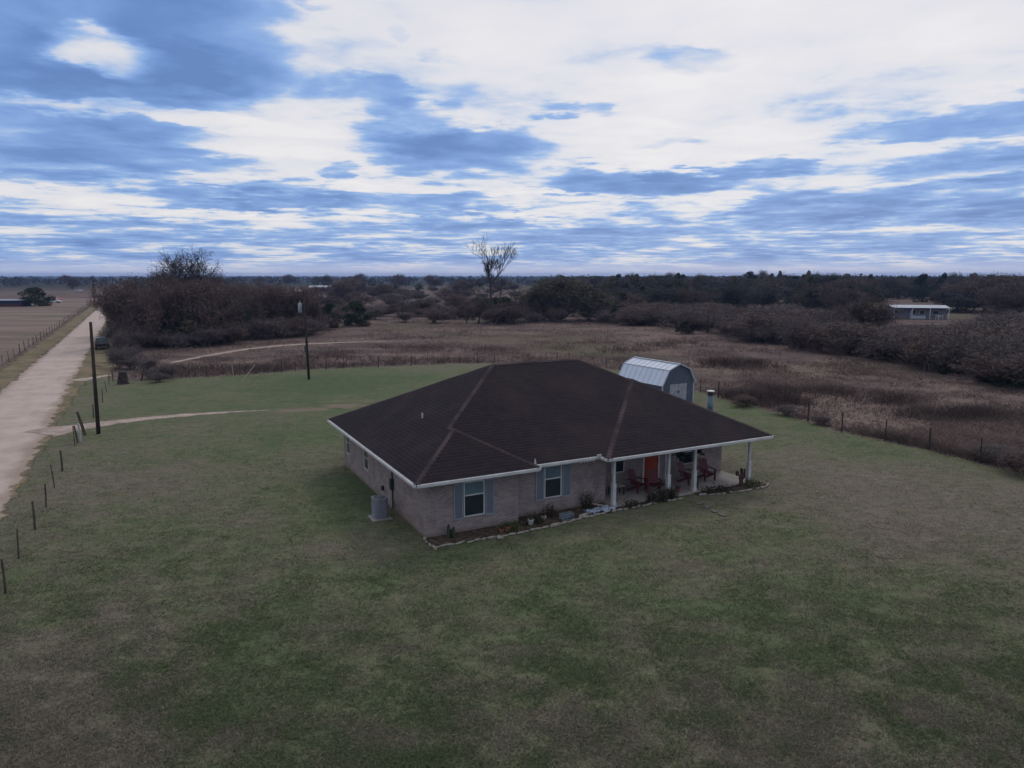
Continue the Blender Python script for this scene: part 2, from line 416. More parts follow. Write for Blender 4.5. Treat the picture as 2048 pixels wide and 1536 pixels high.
# value noise for layout decisions
_rs = np.random.RandomState(11); _T = _rs.rand(256, 256)
def vnoise(x, y, s):
    x = np.asarray(x) / s + 500.3; y = np.asarray(y) / s + 500.7
    xi = np.floor(x).astype(int); yi = np.floor(y).astype(int); fx = x - xi; fy = y - yi
    fx = fx * fx * (3 - 2 * fx); fy = fy * fy * (3 - 2 * fy)
    g = lambda a, b: _T[a % 256, b % 256]
    return (g(xi, yi) * (1 - fx) + g(xi + 1, yi) * fx) * (1 - fy) + (g(xi, yi + 1) * (1 - fx) + g(xi + 1, yi + 1) * fx) * fy
def fbm(x, y, s): return .5 * vnoise(x, y, s) + .3 * vnoise(x, y, s / 2.1) + .2 * vnoise(x, y, s / 4.3)

# ------------------------------------------------------------------ ground
def axis_steps(lim):
    a = [0.0]; st = 6.0
    while a[-1] < lim: a.append(a[-1] + st); st *= 1.22 if a[-1] > 200 else 1.0
    a = np.array(a); return np.concatenate([-a[::-1][:-1], a])
gx = axis_steps(6800); gy = axis_steps(6800)
XX, YY = np.meshgrid(gx, gy); nx, ny = len(gx), len(gy)
V = np.stack([XX.ravel(), YY.ravel(), np.zeros(nx * ny)], 1)
ii, jj = np.meshgrid(np.arange(nx - 1), np.arange(ny - 1)); a = (jj * nx + ii).ravel()
F = np.stack([a, a + 1, a + nx + 1, a + nx], 1)
tag(link('ground', npmesh('ground', V, F, M['field'])), kind='structure')

ROADN = np.array([.886, .463]); ROADD = np.array([-.463, .886])
def rpos(along, off): return ROADD * along + ROADN * off          # along the road, offset to its right
def ribbon(name, pts, half, z, m, margin=1.6, step=1.5):
    P = np.array(pts, float); seg = np.linalg.norm(np.diff(P, axis=0), axis=1); L = np.concatenate([[0], np.cumsum(seg)])
    n = max(2, int(L[-1] / step)); t = np.linspace(0, L[-1], n)
    C = np.stack([np.interp(t, L, P[:, 0]), np.interp(t, L, P[:, 1])], 1)
    for _ in range(3): C[1:-1] = (C[:-2] + 2 * C[1:-1] + C[2:]) / 4
    D = np.gradient(C, axis=0); D /= np.linalg.norm(D, axis=1)[:, None]; N = np.stack([D[:, 1], -D[:, 0]], 1)
    hw = np.interp(t, L, half) if hasattr(half, '__len__') else np.full(n, half)
    ks = np.linspace(-1, 1, 17)
    V = []; E = []; LT = []
    for k in ks:
        off = k * (hw + margin)
        V.append(np.concatenate([C + N * off[:, None], np.full((n, 1), z)], 1)); E.append(hw - abs(off)); LT.append(off)
    V = np.array(V); E = np.array(E)
    # taper the ends
    endd = np.minimum(t, L[-1] - t)
    E = np.minimum(E, endd[None, :] - .3)
    idx = np.arange(17 * n).reshape(17, n)
    F = np.stack([idx[:-1, :-1], idx[1:, :-1], idx[1:, 1:], idx[:-1, 1:]], -1).reshape(-1, 4)[:, ::-1]
    return tag(link(name, npmesh(name, V.reshape(-1, 3), F, m, attrs={'edge': E.ravel(), 'lat': np.array(LT).ravel()})), kind='structure')
# lawn outline
lawn_poly = [tuple(rpos(-40, -6.4)), tuple(rpos(30, -6.3)), tuple(rpos(60, -6.0)), G(178, 748), G(232, 762), G(350, 757), G(480, 750), G(617, 739), G(760, 733), G(919, 727),
             G(1092, 724), G(1240, 741), G(1440, 795), G(1560, 825), G(1683, 864), G(1770, 881), G(1858, 900), G(1960, 927), G(2048, 948), (36, 22), (44, 0), (52, -40)]
LP = np.array(lawn_poly)
def inside_sd(x, y, P=LP):
    x = np.asarray(x, float); y = np.asarray(y, float); ins = np.zeros(x.shape, bool); d = np.full(x.shape, 1e9)
    for i in range(len(P)):
        x0, y0 = P[i]; x1, y1 = P[(i + 1) % len(P)]
        c = ((y0 > y) != (y1 > y)) & (x < (x1 - x0) * (y - y0) / (y1 - y0 + 1e-12) + x0); ins ^= c
        dx, dy = x1 - x0, y1 - y0; t = np.clip(((x - x0) * dx + (y - y0) * dy) / (dx * dx + dy * dy), 0, 1)
        d = np.minimum(d, np.hypot(x - x0 - t * dx, y - y0 - t * dy))
    return np.where(ins, d, -d)
def greenness_shade(x, y):
    g = .57 + (fbm(x, y, 14) - .5) * .8 + (fbm(x + 50, y * 1.3, 3.2) - .5) * .45 + (fbm(x + 9, y * 1.5, 1.1) - .5) * .6
    def blob(px, py, r, wgt, sy=1.0):
        cx, cy = G(px, py); return wgt * np.exp(-((x - cx) ** 2 + ((y - cy) / sy) ** 2) / r ** 2)
    g = g + blob(700, 765, 9, .25) + blob(600, 775, 7, .12) + blob(880, 750, 7, .15)
    g = g + blob(715, 985, 1.7, .6, 2.6) + blob(900, 1120, 2.4, .2) + blob(1200, 1075, 3.2, .18) + blob(330, 1370, 3.0, .15) + blob(700, 1400, 3.0, .12)  # blobs left of and before the house paint its shade as deeper green
    g = g + blob(130, 1350, 3.4, -.4) + blob(60, 1500, 2.0, -.35) + blob(1450, 1480, 2, -.25) + blob(1600, 930, 6, -.35) + blob(1900, 1050, 7, -.28) + blob(330, 950, 6, -.2) + blob(680, 1100, 2, -.35)
    return g
def bareness(x, y):
    r = np.zeros(np.shape(x))
    for px, py, rr, wgt in ((660, 812, 3.4, .8), (620, 818, 2.2, .5), (720, 806, 2.5, .6), (560, 822, 2, .4)):
        cx, cy = G(px, py); r = r + wgt * np.exp(-((x - cx) ** 2 / (rr * rr) + (y - cy) ** 2 / (rr * rr * .5)))
    return r * np.clip((fbm(x * .6, y * 1.6, 1.6) - .38) * 5, 0, 1.0)
st = .6
lx = np.arange(LP[:, 0].min() - 2, LP[:, 0].max() + 2, st); ly = np.arange(-38, LP[:, 1].max() + 2, st)
XX, YY = np.meshgrid(lx, ly); SD = inside_sd(XX, YY)
keep = SD > -1.4
nx = len(lx); idx = -np.ones(XX.size, int); kf = keep.ravel(); 
ii, jj = np.meshgrid(np.arange(len(lx) - 1), np.arange(len(ly) - 1)); a = (jj * nx + ii).ravel()
F = np.stack([a, a + 1, a + nx + 1, a + nx], 1); F = F[kf[F].all(1)]
idx[kf] = np.arange(kf.sum()); F = idx[F]
xv, yv = XX.ravel()[kf], YY.ravel()[kf]
hz = .015 + np.minimum(0.03, .03) * (fbm(xv, yv, 5) - .5) * 0
tag(link('lawn', npmesh('lawn', np.stack([xv, yv, hz], 1), F, M['lawn'], attrs={'edge': SD.ravel()[kf], 'green': greenness_shade(xv, yv), 'bare': bareness(xv, yv)})), kind='structure')

# roads and tracks
al = [-60, 0, 60, 120, 200, 300, 420, 560, 800]
ribbon('verge', [rpos(a, -13.2) for a in al], 1.9, .006, M['verge'], 1.5, 3)
ribbon('verge', [rpos(a, -5.0) for a in al], 2.6, .008, M['verge'], 1.5, 3)
ribbon('road', [rpos(a, -9.2) for a in al], [3.1, 3.1, 3.1, 2.7, 2.6, 2.7, 2.8, 2.9, 2.9], .024, M['road'], 1.3, 3)
ribbon('driveway', [G(62, 872), G(84, 866), G(112, 862), G(190, 850), G(260, 841), G(340, 833), G(450, 825), G(560, 820)], [2.2, 2.1, 1.8, 1.4, 1.1, 1.0, .7, .2], .030, M['drive'], .9, .8)
ribbon('farm_track', [G(138, 764), G(180, 757), G(235, 748)], [1.6, 1.1, .5], .032, M['drive'], .9, .8)
ribbon('field_path', [G(330, 728), G(400, 714), G(480, 700), G(570, 690), G(700, 684), G(850, 681)], [.7, .9, 1.0, 1.3, .9, .3], .012, M['drive'], 1.1, 1.5)
# mown pasture left of the road
pp = np.array([rpos(60, -19), rpos(560, -19), rpos(560, -420), rpos(60, -420)])
n1_, n2_ = 90, 60
ua, ub = np.meshgrid(np.linspace(0, 1, n1_), np.linspace(0, 1, n2_))
AL = 5 + ua * 400; OF = -14.2 - ub * 380
PX = ROADD[0] * AL + ROADN[0] * OF; PY = ROADD[1] * AL + ROADN[1] * OF
E_ = np.minimum.reduce([AL - 5, 405 - AL, -14.2 - OF, OF + 394.2]) - .5
a = (np.arange(n2_ - 1)[:, None] * n1_ + np.arange(n1_ - 1)[None, :]).ravel()
F = np.stack([a, a + 1, a + n1_ + 1, a + n1_], 1)
tag(link('pasture', npmesh('pasture', np.stack([PX.ravel(), PY.ravel(), np.full(PX.size, .003)], 1), F, M['pasture'], attrs={'edge': E_.ravel()})), kind='structure')

# ------------------------------------------------------------------ house
HB = (-4.04, 27.98); HY = R(27.47)
He, RS, W_, D_ = 2.45, .503, 19.51, 14.2
w1, d1, w2, d2, ov, of_, pd = 5.64, .49, 10.35, .63, .64, .74, 2.15
house = empty('brick_house', (HB[0], HB[1], 0), HY)
tag(house, 'single storey brick ranch house with a dark brown hipped shingle roof and a front porch', 'house')
def hw(u, v, z=0.0):
    return (HB[0] + u * math.cos(HY) - v * math.sin(HY), HB[1] + u * math.sin(HY) + v * math.cos(HY), z)
Hr = He + .16
def rz_(r): return Hr + RS * r
uc = W_ - w2
RLp = (D_ / 2, D_ / 2, rz_(D_ / 2)); RRp = (W_ - D_ / 2, D_ / 2, rz_(D_ / 2))
A = (0, D_, Hr); Bp = (0, -d1, Hr); Cp = (w1, -d1, Hr); C0 = (w1, 0, Hr); M0 = (uc, 0, Hr); M1 = (uc, -d2, Hr); Ep = (W_, -d2, Hr); Fp = (W_, D_, Hr)
P1 = (w1 / 2, w1 / 2 - d1, rz_(w1 / 2)); P2 = (w1 / 2, w1 / 2, rz_(w1 / 2))
Q1 = (W_ - w2 / 2, w2 / 2 - d2, rz_(w2 / 2)); Q2 = (W_ - w2 / 2, w2 / 2, rz_(w2 / 2))
rf = MB()
rf.poly([A, Bp, P1, P2, RLp]); rf.poly([Bp, Cp, P1]); rf.poly([Cp, C0, P2, P1])
rf.poly([C0, M0, Q2, RRp, RLp, P2]); rf.poly([M0, M1, Q1, Q2]); rf.poly([M1, Ep, Q1]); rf.poly([Ep, Fp, RRp, Q2, Q1]); rf.poly([Fp, A, RLp, RRp])
roof = rf.build('roof', M['shingle'], house)
for f in roof.data.polygons:
    if f.normal.z < 0: f.flip()
so = roof.modifiers.new('thick', 'SOLIDIFY'); so.thickness = .05; so.offset = 1
cp = MB()
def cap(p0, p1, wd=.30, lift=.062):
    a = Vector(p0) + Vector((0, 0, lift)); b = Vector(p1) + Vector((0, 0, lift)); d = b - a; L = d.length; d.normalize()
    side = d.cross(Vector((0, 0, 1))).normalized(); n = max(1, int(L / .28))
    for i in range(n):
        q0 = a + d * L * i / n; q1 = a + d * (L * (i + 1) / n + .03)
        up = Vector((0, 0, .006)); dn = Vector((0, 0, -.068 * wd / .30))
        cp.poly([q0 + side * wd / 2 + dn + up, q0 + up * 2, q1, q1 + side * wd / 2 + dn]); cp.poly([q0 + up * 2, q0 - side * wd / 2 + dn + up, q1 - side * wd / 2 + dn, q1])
for p0, p1 in ((Bp, P1), (Cp, P1), (P2, RLp), (A, RLp), (RLp, RRp), (M1, Q1), (Ep, Q1), (Q2, RRp), (Fp, RRp), (P1, P2), (Q1, Q2)): cap(p0, p1, .46 if p0 is M1 else .30)  # M1 cap widened so its pale colour paints the sunlit side slope
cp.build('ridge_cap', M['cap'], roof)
# fascia boards with gutter lip, and the soffit
outline = [A, Bp, Cp, C0, M0, M1, Ep, Fp]
fa = MB()
n_ = len(outline)
for i in range(n_):
    p, q_ = Vector(outline[i]), Vector(outline[(i + 1) % n_]); d = (q_ - p).normalized(); nrm = Vector((d.y, -d.x, 0))
    e = .02
    p0 = p + d * e; q0 = q_ - d * e
    c = (p0 + q0) / 2; 
    fa.bar(p0 + nrm * .015 + Vector((0, 0, -.075)), q0 + nrm * .015 + Vector((0, 0, -.075)), .03, .17)
    fa.bar(p0 + nrm * .075 + Vector((0, 0, -.055)), q0 + nrm * .075 + Vector((0, 0, -.055)), .09, .11)
fa.build('gutter', M['white'], house)
sf = MB(); sf.poly([(x, y, He + .02) for x, y, z in [A, Fp, Ep, M1, M0, C0, Cp, Bp]])
sf.build('soffit', M['white'], house)
# walls (u right, v back)
vb = -d1 + of_; vm = of_; vp_ = -d2 + of_ + pd; ub_ = w1 - ov; um = 10.0; ur = W_ - ov; vr = D_ - ov
wl = MB()
foot = [(ov, vr), (ov, vb), (ub_, vb), (ub_, vm), (um, vm), (um, vp_), (ur, vp_), (ur, vr)]
for i in range(len(foot)):
    (x0, y0), (x1, y1) = foot[i], foot[(i + 1) % len(foot)]
    wl.poly([(x0, y0, 0), (x1, y1, 0), (x1, y1, He + .02), (x0, y0, He + .02)])
wl.build('wall', M['brick'], house)
def window_front(u0, u1, z0, z1, v, split=.55, curtain=True):
    fr = MB(); t = .05
    fr.box(u0 - t, u1 + t, v - .045, v - .002, z1, z1 + t); fr.box(u0 - t, u1 + t, v - .06, v - .002, z0 - t, z0)
    fr.box(u0 - t, u0, v - .045, v - .002, z0, z1); fr.box(u1, u1 + t, v - .045, v - .002, z0, z1)
    zm = z0 + (z1 - z0) * split; fr.box(u0, u1, v - .04, v - .002, zm - .03, zm + .03)
    wn = fr.build('window', M['white'], house)
    MB().box(u0, u1, v - .022, v - .001, z0, zm - .03).build('pane', M['glass'], wn)
    MB().box(u0, u1, v - .03, v - .001, zm + .03, z1).build('pane', M['blind'] if curtain else M['glass'], wn)
    return wn
def shutter(u0, u1, z0, z1, v):
    s = MB(); s.box(u0, u0 + .05, v - .045, v - .003, z0, z1); s.box(u1 - .05, u1, v - .045, v - .003, z0, z1)
    s.box(u0 + .05, u1 - .05, v - .045, v - .003, z0, z0 + .06); s.box(u0 + .05, u1 - .05, v - .045, v - .003, z1 - .06, z1)
    z = z0 + .06
    while z < z1 - .09:
        s.poly([(u0 + .05, v - .014, z), (u1 - .05, v - .014, z), (u1 - .05, v - .038, z + .045), (u0 + .05, v - .038, z + .045)])
        z += .04
    s.box(u0 + .05, u1 - .05, v - .010, v - .003, z0 + .06, z1 - .06)
    s.build('shutter', M['shutter'], house)
window_front(2.40, 3.28, .72, 2.16, vb, .62); shutter(1.90, 2.32, .60, 2.20, vb); shutter(3.37, 3.80, .60, 2.20, vb)
window_front(6.64, 7.46, .78, 2.20, vm, .60); shutter(6.14, 6.56, .66, 2.24, vm); shutter(7.56, 8.04, .66, 2.24, vm)
window_front(11.45, 12.15, .95, 2.10, vp_, .5, False)
window_front(15.8, 16.9, .85, 2.10, vp_, .5, False)
# side windows on the left wall
def window_side(v0, v1, z0, z1, u):
    fr = MB(); t = .05
    fr.box(u - .045, u - .002, v0 - t, v1 + t, z1, z1 + t); fr.box(u - .06, u - .002, v0 - t, v1 + t, z0 - t, z0)
    fr.box(u - .045, u - .002, v0 - t, v0, z0, z1); fr.box(u - .045, u - .002, v1, v1 + t, z0, z1)
    zm = (z0 + z1) / 2; fr.box(u - .04, u - .002, v0, v1, zm - .02, zm + .02)
    wn = fr.build('window', M['white'], house)
    MB().box(u - .02, u - .001, v0, v1, z0, zm - .02).build('pane', M['glass'], wn); MB().box(u - .03, u - .001, v0, v1, zm + .02, z1).build('pane', M['glass'], wn)
window_side(12.05, 12.75, .95, 2.15, ov); window_side(8.5, 9.2, .92, 2.05, ov)
# front door with white jambs and storm-door rail
dr = MB().box(13.48, 14.38, vp_ - .05, vp_ - .003, .12, 2.16).build('door', M['door'], house)
jb = MB(); jb.box(13.38, 13.47, vp_ - .06, vp_ - .003, .12, 2.26); jb.box(14.39, 14.48, vp_ - .06, vp_ - .003, .12, 2.26); jb.box(13.47, 14.39, vp_ - .06, vp_ - .003, 2.17, 2.26)
for z in (.3, .95, 1.5): jb_z = z
jb.build('frame', M['white'], dr)
pn = MB()
for (a0, a1) in ((13.58, 13.88), (13.98, 14.28)):
    for (z0, z1) in ((.3, .95), (1.05, 1.55), (1.65, 2.05)): pn.box(a0, a1, vp_ - .062, vp_ - .051, z0, z1)
pn.build('panel', M['door'], dr)
MB().tube([(14.3, vp_ - .05, 1.05), (14.3, vp_ - .11, 1.05)], .03, 8).build('handle', M['steel'], dr)
MB().box(14.86, 14.94, vp_ - .05, vp_ - .003, .12, 2.3).build('trim_board', M['white'], house)
# porch slab and posts
MB().box(9.86, ur + .02, -.12, vp_ - .002, -.2, .10).build('porch_slab', M['concrete'], house)
for u in (9.98, 13.26, 14.93, 18.66):
    p = MB(); v = .03
    p.box(u - .06, u + .06, v - .06, v + .06, .10, He + .02); p.box(u - .09, u + .09, v - .09, v + .09, .10, 1.12); p.box(u - .10, u + .10, v - .10, v + .10, 1.12, 1.17)
    p.box(u - .11, u + .11, v - .11, v + .11, .101, .22); p.box(u - .085, u + .085, v - .085, v + .085, He - .12, He + .018)
    p.build('porch_post', M['white'], house)
# beam above the posts
MB().box(9.9, ur - .1, -.03, .09, He - .10, He + .015).build('porch_beam', M['white'], house)
# plumbing vent, flue, conduit, eave lights
vt = MB().tube([(2.61, 5.76, 3.85), (2.61, 5.76, 4.22)], .045, 10); vt.build('vent_pipe', M['ivory'], house)
fl = MB().tube([(18.2, 2.6, 3.1), (18.2, 2.6, 4.38)], .15, 16).build('flue', plain('blue_grey_flue', (.10, .15, .20), .1, 4, .4), house, True)
c_ = MB(); c_.tube([(18.2, 2.6, 4.38), (18.2, 2.6, 4.43)], .19, 16); c_.tube([(18.2, 2.6, 4.48), (18.2, 2.6, 4.52)], .19, 16); c_.tube([(18.2, 2.6, 4.43), (18.2, 2.6, 4.58)], .13, 16)
c_.build('flue_collar', M['dark'], fl)
MB().tube([(18.2, 2.6, 4.58), (18.2, 2.6, 4.62), (18.2, 2.6, 4.65)], [.22, .21, .06], 16).build('flue_cap', M['white'], fl)
cd_ = MB(); cd_.tube([(ov - .05, 4.5, .1), (ov - .05, 4.5, 2.2)], .03, 6); cd_.box(ov - .16, ov - .004, 4.38, 4.62, 1.0, 1.5); cd_.tube([(ov - .05, 4.5, .5), (ov - .05, 4.1, .3), (ov - .4, 3.75, .25)], .02, 6)
cd_.build('conduit', M['dark'], house)
MB().box(ov - .12, ov - .004, 5.9, 6.1, .55, .75).build('hose_box', M['dark'], house)
MB().box(8.88, 9.12, -.165, -.125, Hr - .02, Hr + .12).build('eave_light', M['ivory'], house)
for k in range(5): MB().box(8.0 + k * .17, 8.06 + k * .17, -.15, -.122, He - .02 + .02 * (k % 2), He + .06).build('bulb', M['ivory'], house)
MB().tube([(w1 + .05, -.03, Hr + .04), (w1 + .05, -.03, Hr + .28)], [.06, .02], 6).build('splash_guard', M['white'], house)

# ------------------------------------------------------------------ flower bed
bp = [(.52, .24), (.48, -.45), (.54, -.9), (1.22, -.97), (2.1, -.99), (3.45, -1.05), (4.39, -1.08), (5.66, -.99), (6.47, -.92), (7.61, -.77), (8.51, -.66), (9.94, -.6), (11.74, -.54), (12.94, -.55), (13.6, -.54)]
bp2 = [(14.75, -.5), (15.84, -.82), (16.7, -.98), (17.68, -1.07), (18.76, -1.07), (19.25, -.75), (19.2, -.35), (18.9, .0)]
bed = MB()
bed.poly([hw(u, v, .045) for u, v in bp + [(13.6, -.1), (9.8, -.1), (9.8, .76), (5.0, .76), (5.0, .26)]])
bed.poly([hw(u, v, .045) for u, v in bp2 + [(14.75, -.1)]])
tag(bed.build('flower_bed', M['soil']), kind='structure')
rsn = random.Random(5)
def rock_mesh(seed):
    r = random.Random(seed); import bmesh
    bm = bmesh.new(); bmesh.ops.create_icosphere(bm, subdivisions=2, radius=.5)
    for v in bm.verts:
        v.co.x *= 1.0; v.co *= 1 + r.uniform(-.13, .13); v.co.z = max(-.36, min(.38, v.co.z)) ; v.co.y *= .85
    me = bpy.data.meshes.new('border_rock'); bm.to_mesh(me); bm.free(); me.materials.append(M['rock']); return me
rocks = [rock_mesh(k) for k in range(5)]
def rock(u, v, l, wd, h, ang, label, group=None, name='border_rock'):
    o = link(name, rocks[rsn.randrange(5)]); o.location = hw(u, v, .03 + h * .32); o.scale = (l, wd, h); o.rotation_euler = (rsn.uniform(-.1, .1), rsn.uniform(-.1, .1), HY + ang)
    return tag(o, label, 'rock', group)
def edge_rocks(path, label, group, skip=.06, s=1.0):
    P = [Vector(p) for p in path]; L = [0]
    for i in range(1, len(P)): L.append(L[-1] + (P[i] - P[i - 1]).length)
    t = 0
    while t < L[-1]:
        l = rsn.uniform(.22, .46) * s
        i = max(k for k in range(len(L) - 1) if L[k] <= t); d = (P[i + 1] - P[i]).normalized(); p = P[i] + d * (t - L[i] + l / 2)
        if rsn.random() > skip: rock(p.x + rsn.uniform(-.03, .03), p.y + rsn.uniform(-.04, .04), l * 1.08, rsn.uniform(.10, .17), rsn.uniform(.07, .14), math.atan2(d.y, d.x) + rsn.uniform(-.2, .2), label, group)
        t += l
edge_rocks(bp[:3], 'small pale limestone rock in the short bed edge beside the near house corner', 'limestone rocks at the near corner of the bed')
edge_rocks(bp[2:11], 'pale limestone rock in the bed edging below the brick front wall', 'limestone rocks edging the long front bed')
edge_rocks(bp[10:], 'greyish rock in the bed edging along the left half of the porch', 'rocks edging the left porch bed', .12, .9)
edge_rocks(bp2, 'pale rock in the bed edging along the right end of the porch', 'rocks edging the right porch bed')
rock(3.35, -1.28, .34, .26, .20, .2, 'loose white rock lying on the grass just outside the bed edging')
rock(7.9, -.62, .62, .28, .26, .15, 'largest bright white slab rock in the bed edging left of the plastic sheet')
rock(6.2, -.95, .60, .30, .16, .1, 'flat grey slab rock lying just outside the front bed edging')
for k, (u, v) in enumerate([(13.95, -1.55), (13.9, -2.1), (13.75, -2.7), (13.72, -3.25)]):
    o = MB().prism([(.28 * math.cos(a_) * .8 * (1 + .12 * math.sin(3 * a_ + k)), .15 * math.sin(a_)) for a_ in [i * math.pi / 5 for i in range(10)]], 'z', 0, .05).build('stepping_stone', plain('worn_stone', (.13, .12, .105), .2, 3, .95) if k == 0 else bpy.data.materials['worn_stone'])
    o.location = hw(u, v, .02); o.rotation_euler = (0, 0, HY + k * .5)
    tag(o, ['flat stepping stone nearest the porch opening', 'second flat stepping stone out from the porch opening', 'third flat stepping stone out from the porch opening', 'flat stepping stone farthest out on the grass'][k], 'stepping stone', 'stepping stones in front of the porch')

# leaves and clumps helper
def quads(C, size, rs, tint, up=.0, aspect=1.6):
    "little leaf quads at centres C, random orientation"
    n = len(C); d = rs.normal(size=(n, 3)); d[:, 2] += up; d /= np.linalg.norm(d, axis=1)[:, None]
    e = np.cross(d, rs.normal(size=(n, 3))); e /= np.linalg.norm(e, axis=1)[:, None]
    s = (size * rs.uniform(.6, 1.4, n))[:, None] / 2
    V = np.stack([C - d * s * aspect - e * s * .5, C - d * s * .2 + e * s, C + d * s * aspect + e * s * .3, C + d * s * .1 - e * s], 1).reshape(-1, 3)
    F = np.arange(4 * n).reshape(n, 4); T = np.repeat(tint, 4, axis=0)
    return V, F, T
def cmix(rs, n, cols, var=.25):
    cols = np.array(cols); k = rs.randint(len(cols), size=n)
    return np.clip(cols[k] * rs.uniform(1 - var, 1 + var, (n, 1)), 0, 1)
def blades(C, h, wd, rs, tint, lean=.35):
    "upright tapered blades as quads from base points C"
    n = len(C); a = rs.uniform(0, 2 * math.pi, n); hh = h * rs.uniform(.6, 1.3, n)
    e = np.stack([np.cos(a), np.sin(a), np.zeros(n)], 1) * (wd * rs.uniform(.7, 1.3, n))[:, None] / 2
    t = np.stack([rs.normal(0, lean, n), rs.normal(0, lean, n), np.ones(n)], 1) * hh[:, None]
    V = np.stack([C - e, C + e, C + t + e * .35, C + t - e * .35], 1).reshape(-1, 3)
    return V, np.arange(4 * n).reshape(n, 4), np.repeat(tint, 4, axis=0)
def join(parts):
    V = []; F = []; T = []; o = 0
    for v, f, t in parts: V.append(v); F.append(f + o); T.append(t); o += len(v)
    return np.concatenate(V), np.concatenate(F), np.concatenate(T)

# bed plants
def tuft_plant(name, u, v, h, r, n, cols, label, cat='plant', seed=0, group=None, z=.04):
    rs = np.random.RandomState(seed + 40)
    C = np.stack([rs.normal(0, r * .35, n), rs.normal(0, r * .35, n), np.zeros(n)], 1)
    p1 = blades(C, h, .035, rs, cmix(rs, n, cols), .35)
    L = np.stack([rs.normal(0, r * .5, n * 2), rs.normal(0, r * .5, n * 2), rs.uniform(.15, 1, n * 2) * h], 1)
    p2 = quads(L, .06, rs, cmix(rs, n * 2, cols))
    V, F, T = join([p1, p2])
    o = link(name, npmesh(name, V, F, M['leaf'], T)); o.location = hw(u, v, z)
    return tag(o, label, cat, group)
dk = [(.04, .042, .028), (.055, .055, .035), (.055, .042, .032)]; ol = [(.07, .09, .035), (.05, .07, .03), (.11, .10, .05)]
tuft_plant('garden_plant', 4.3, -.55, .3, .5, 60, ol, 'low green clump by the inner jog of the brick wall', seed=1)
tuft_plant('garden_plant', 8.7, .35, .75, .3, 45, dk, 'tall dark leafless shrub against the brick wall left of the first porch post', 'shrub', 2)
tuft_plant('garden_plant', 12.7, -.3, .5, .3, 70, dk, 'dark green shrub at the foot of the second porch post', 'shrub', 3)
tuft_plant('garden_plant', 12.05, -.33, .42, .34, 70, dk, 'low dark shrub left of the second porch post', 'shrub', 4)
tuft_plant('garden_plant', 13.3, -.33, .5, .26, 60, dk, 'narrow dark shrub right beside the second porch post', 'shrub', 5)
tuft_plant('garden_plant', 15.6, -.45, .26, .5, 60, dk, 'low dark plant in the bed right of the porch opening', 'plant', 6)
tuft_plant('garden_plant', 16.4, -.55, .25, .5, 60, dk, 'low spreading dark plant midway along the right porch bed', 'plant', 7)
tuft_plant('garden_plant', 18.3, -.55, .3, .5, 70, ol, 'grey green plant in the bed below the last porch post', 'plant', 8)
tuft_plant('garden_plant', 6.6, .2, .5, .35, 45, [(.07, .05, .035), (.05, .04, .03)], 'dry brown shrub below the middle window', 'shrub', 9)
tuft_plant('garden_plant', 10.8, -.35, .24, .5, 50, dk, 'low dark plant between the first and second porch posts', 'plant', 10)
tuft_plant('garden_plant', 5.6, -.2, .28, .5, 60, dk, 'low dark plant between the wall jog and the middle window', 'plant', 12)
# paired columnar cactus near the corner
cc = MB()
for (x, y, h, r) in ((0, 0, .62, .075), (.2, .05, .5, .07), (.08, .16, .35, .06)):
    cc.tube([(x, y, 0), (x, y, h * .5), (x, y, h * .9), (x, y, h)], [r * .85, r, r * .9, r * .3], 10)
o = cc.build('columnar_cactus', M['succ']); o.location = hw(1.45, -.25, .04); tag(o, 'dark upright columnar cactus pair in the bed below the left window shutter', 'cactus')
# prickly pear in front of the last post
pp_ = MB()
def pad(x, y, z, s, tilt, turn):
    pts0 = []; b = len(pp_.v); n = 12
    ct, stn = math.cos(turn), math.sin(turn)
    for sgn in (-1, 1):
        for k in range(n):
            a_ = 2 * math.pi * k / n; px_ = math.cos(a_) * s * .42; pz = s * .5 + math.sin(a_) * s * .5
            xx = px_ * math.cos(tilt) + pz * math.sin(tilt); zz = -px_ * math.sin(tilt) + pz * math.cos(tilt)
            pp_.v.append((x + xx * ct - sgn * .03 * stn, y + xx * stn + sgn * .03 * ct, z + zz))
    for k in range(n): pp_.f.append((b + k, b + (k + 1) % n, b + n + (k + 1) % n, b + n + k))
    pp_.f.append(tuple(b + k for k in reversed(range(n)))); pp_.f.append(tuple(b + n + k for k in range(n)))
for (x, z, s, tl, tn) in ((0, 0, .42, .1, .3), (.05, .36, .38, .5, .1), (-.02, .36, .36, -.6, .5), (.25, .62, .30, .5, .9), (-.24, .60, .28, -.3, .2), (.03, .68, .30, .05, 1.2), (.12, .30, .3, .9, .8)):
    pad(x, 0, z, s, tl, tn)
o = pp_.build('prickly_pear', M['rust']); o.location = hw(17.75, -.35, .04); o.rotation_euler = (0, 0, HY); tag(o, 'tall dark brown prickly pear cactus at the right end of the porch', 'cactus')
# crumpled plastic sheet by the first post
rs = np.random.RandomState(3)
n = 22; uu, vv = np.meshgrid(np.linspace(-.75, .75, n), np.linspace(-.33, .33, n))
zz = .05 + .22 * np.abs(fbm(uu * 9, vv * 9, 1.7) - .45) * 2 + .10 * np.exp(-(uu ** 2 / .2 + vv ** 2 / .05))
uu2 = uu + (fbm(vv * 5, uu * 5, 1.0) - .5) * .35; vv2 = vv + (fbm(uu * 5, vv * 4, 1.3) - .5) * .4
mb = MB(); mb.v = list(zip(uu2.ravel(), vv2.ravel(), zz.ravel()))
mb.f = [(j * n + i, j * n + i + 1, (j + 1) * n + i + 1, (j + 1) * n + i) for j in range(n - 1) for i in range(n - 1)]
o = mb.build('plastic_sheet', M['tarp']); o.location = hw(9.0, -.28, .02); o.rotation_euler = (0, 0, HY + .08); so = o.modifiers.new('t', 'SOLIDIFY'); so.thickness = .01
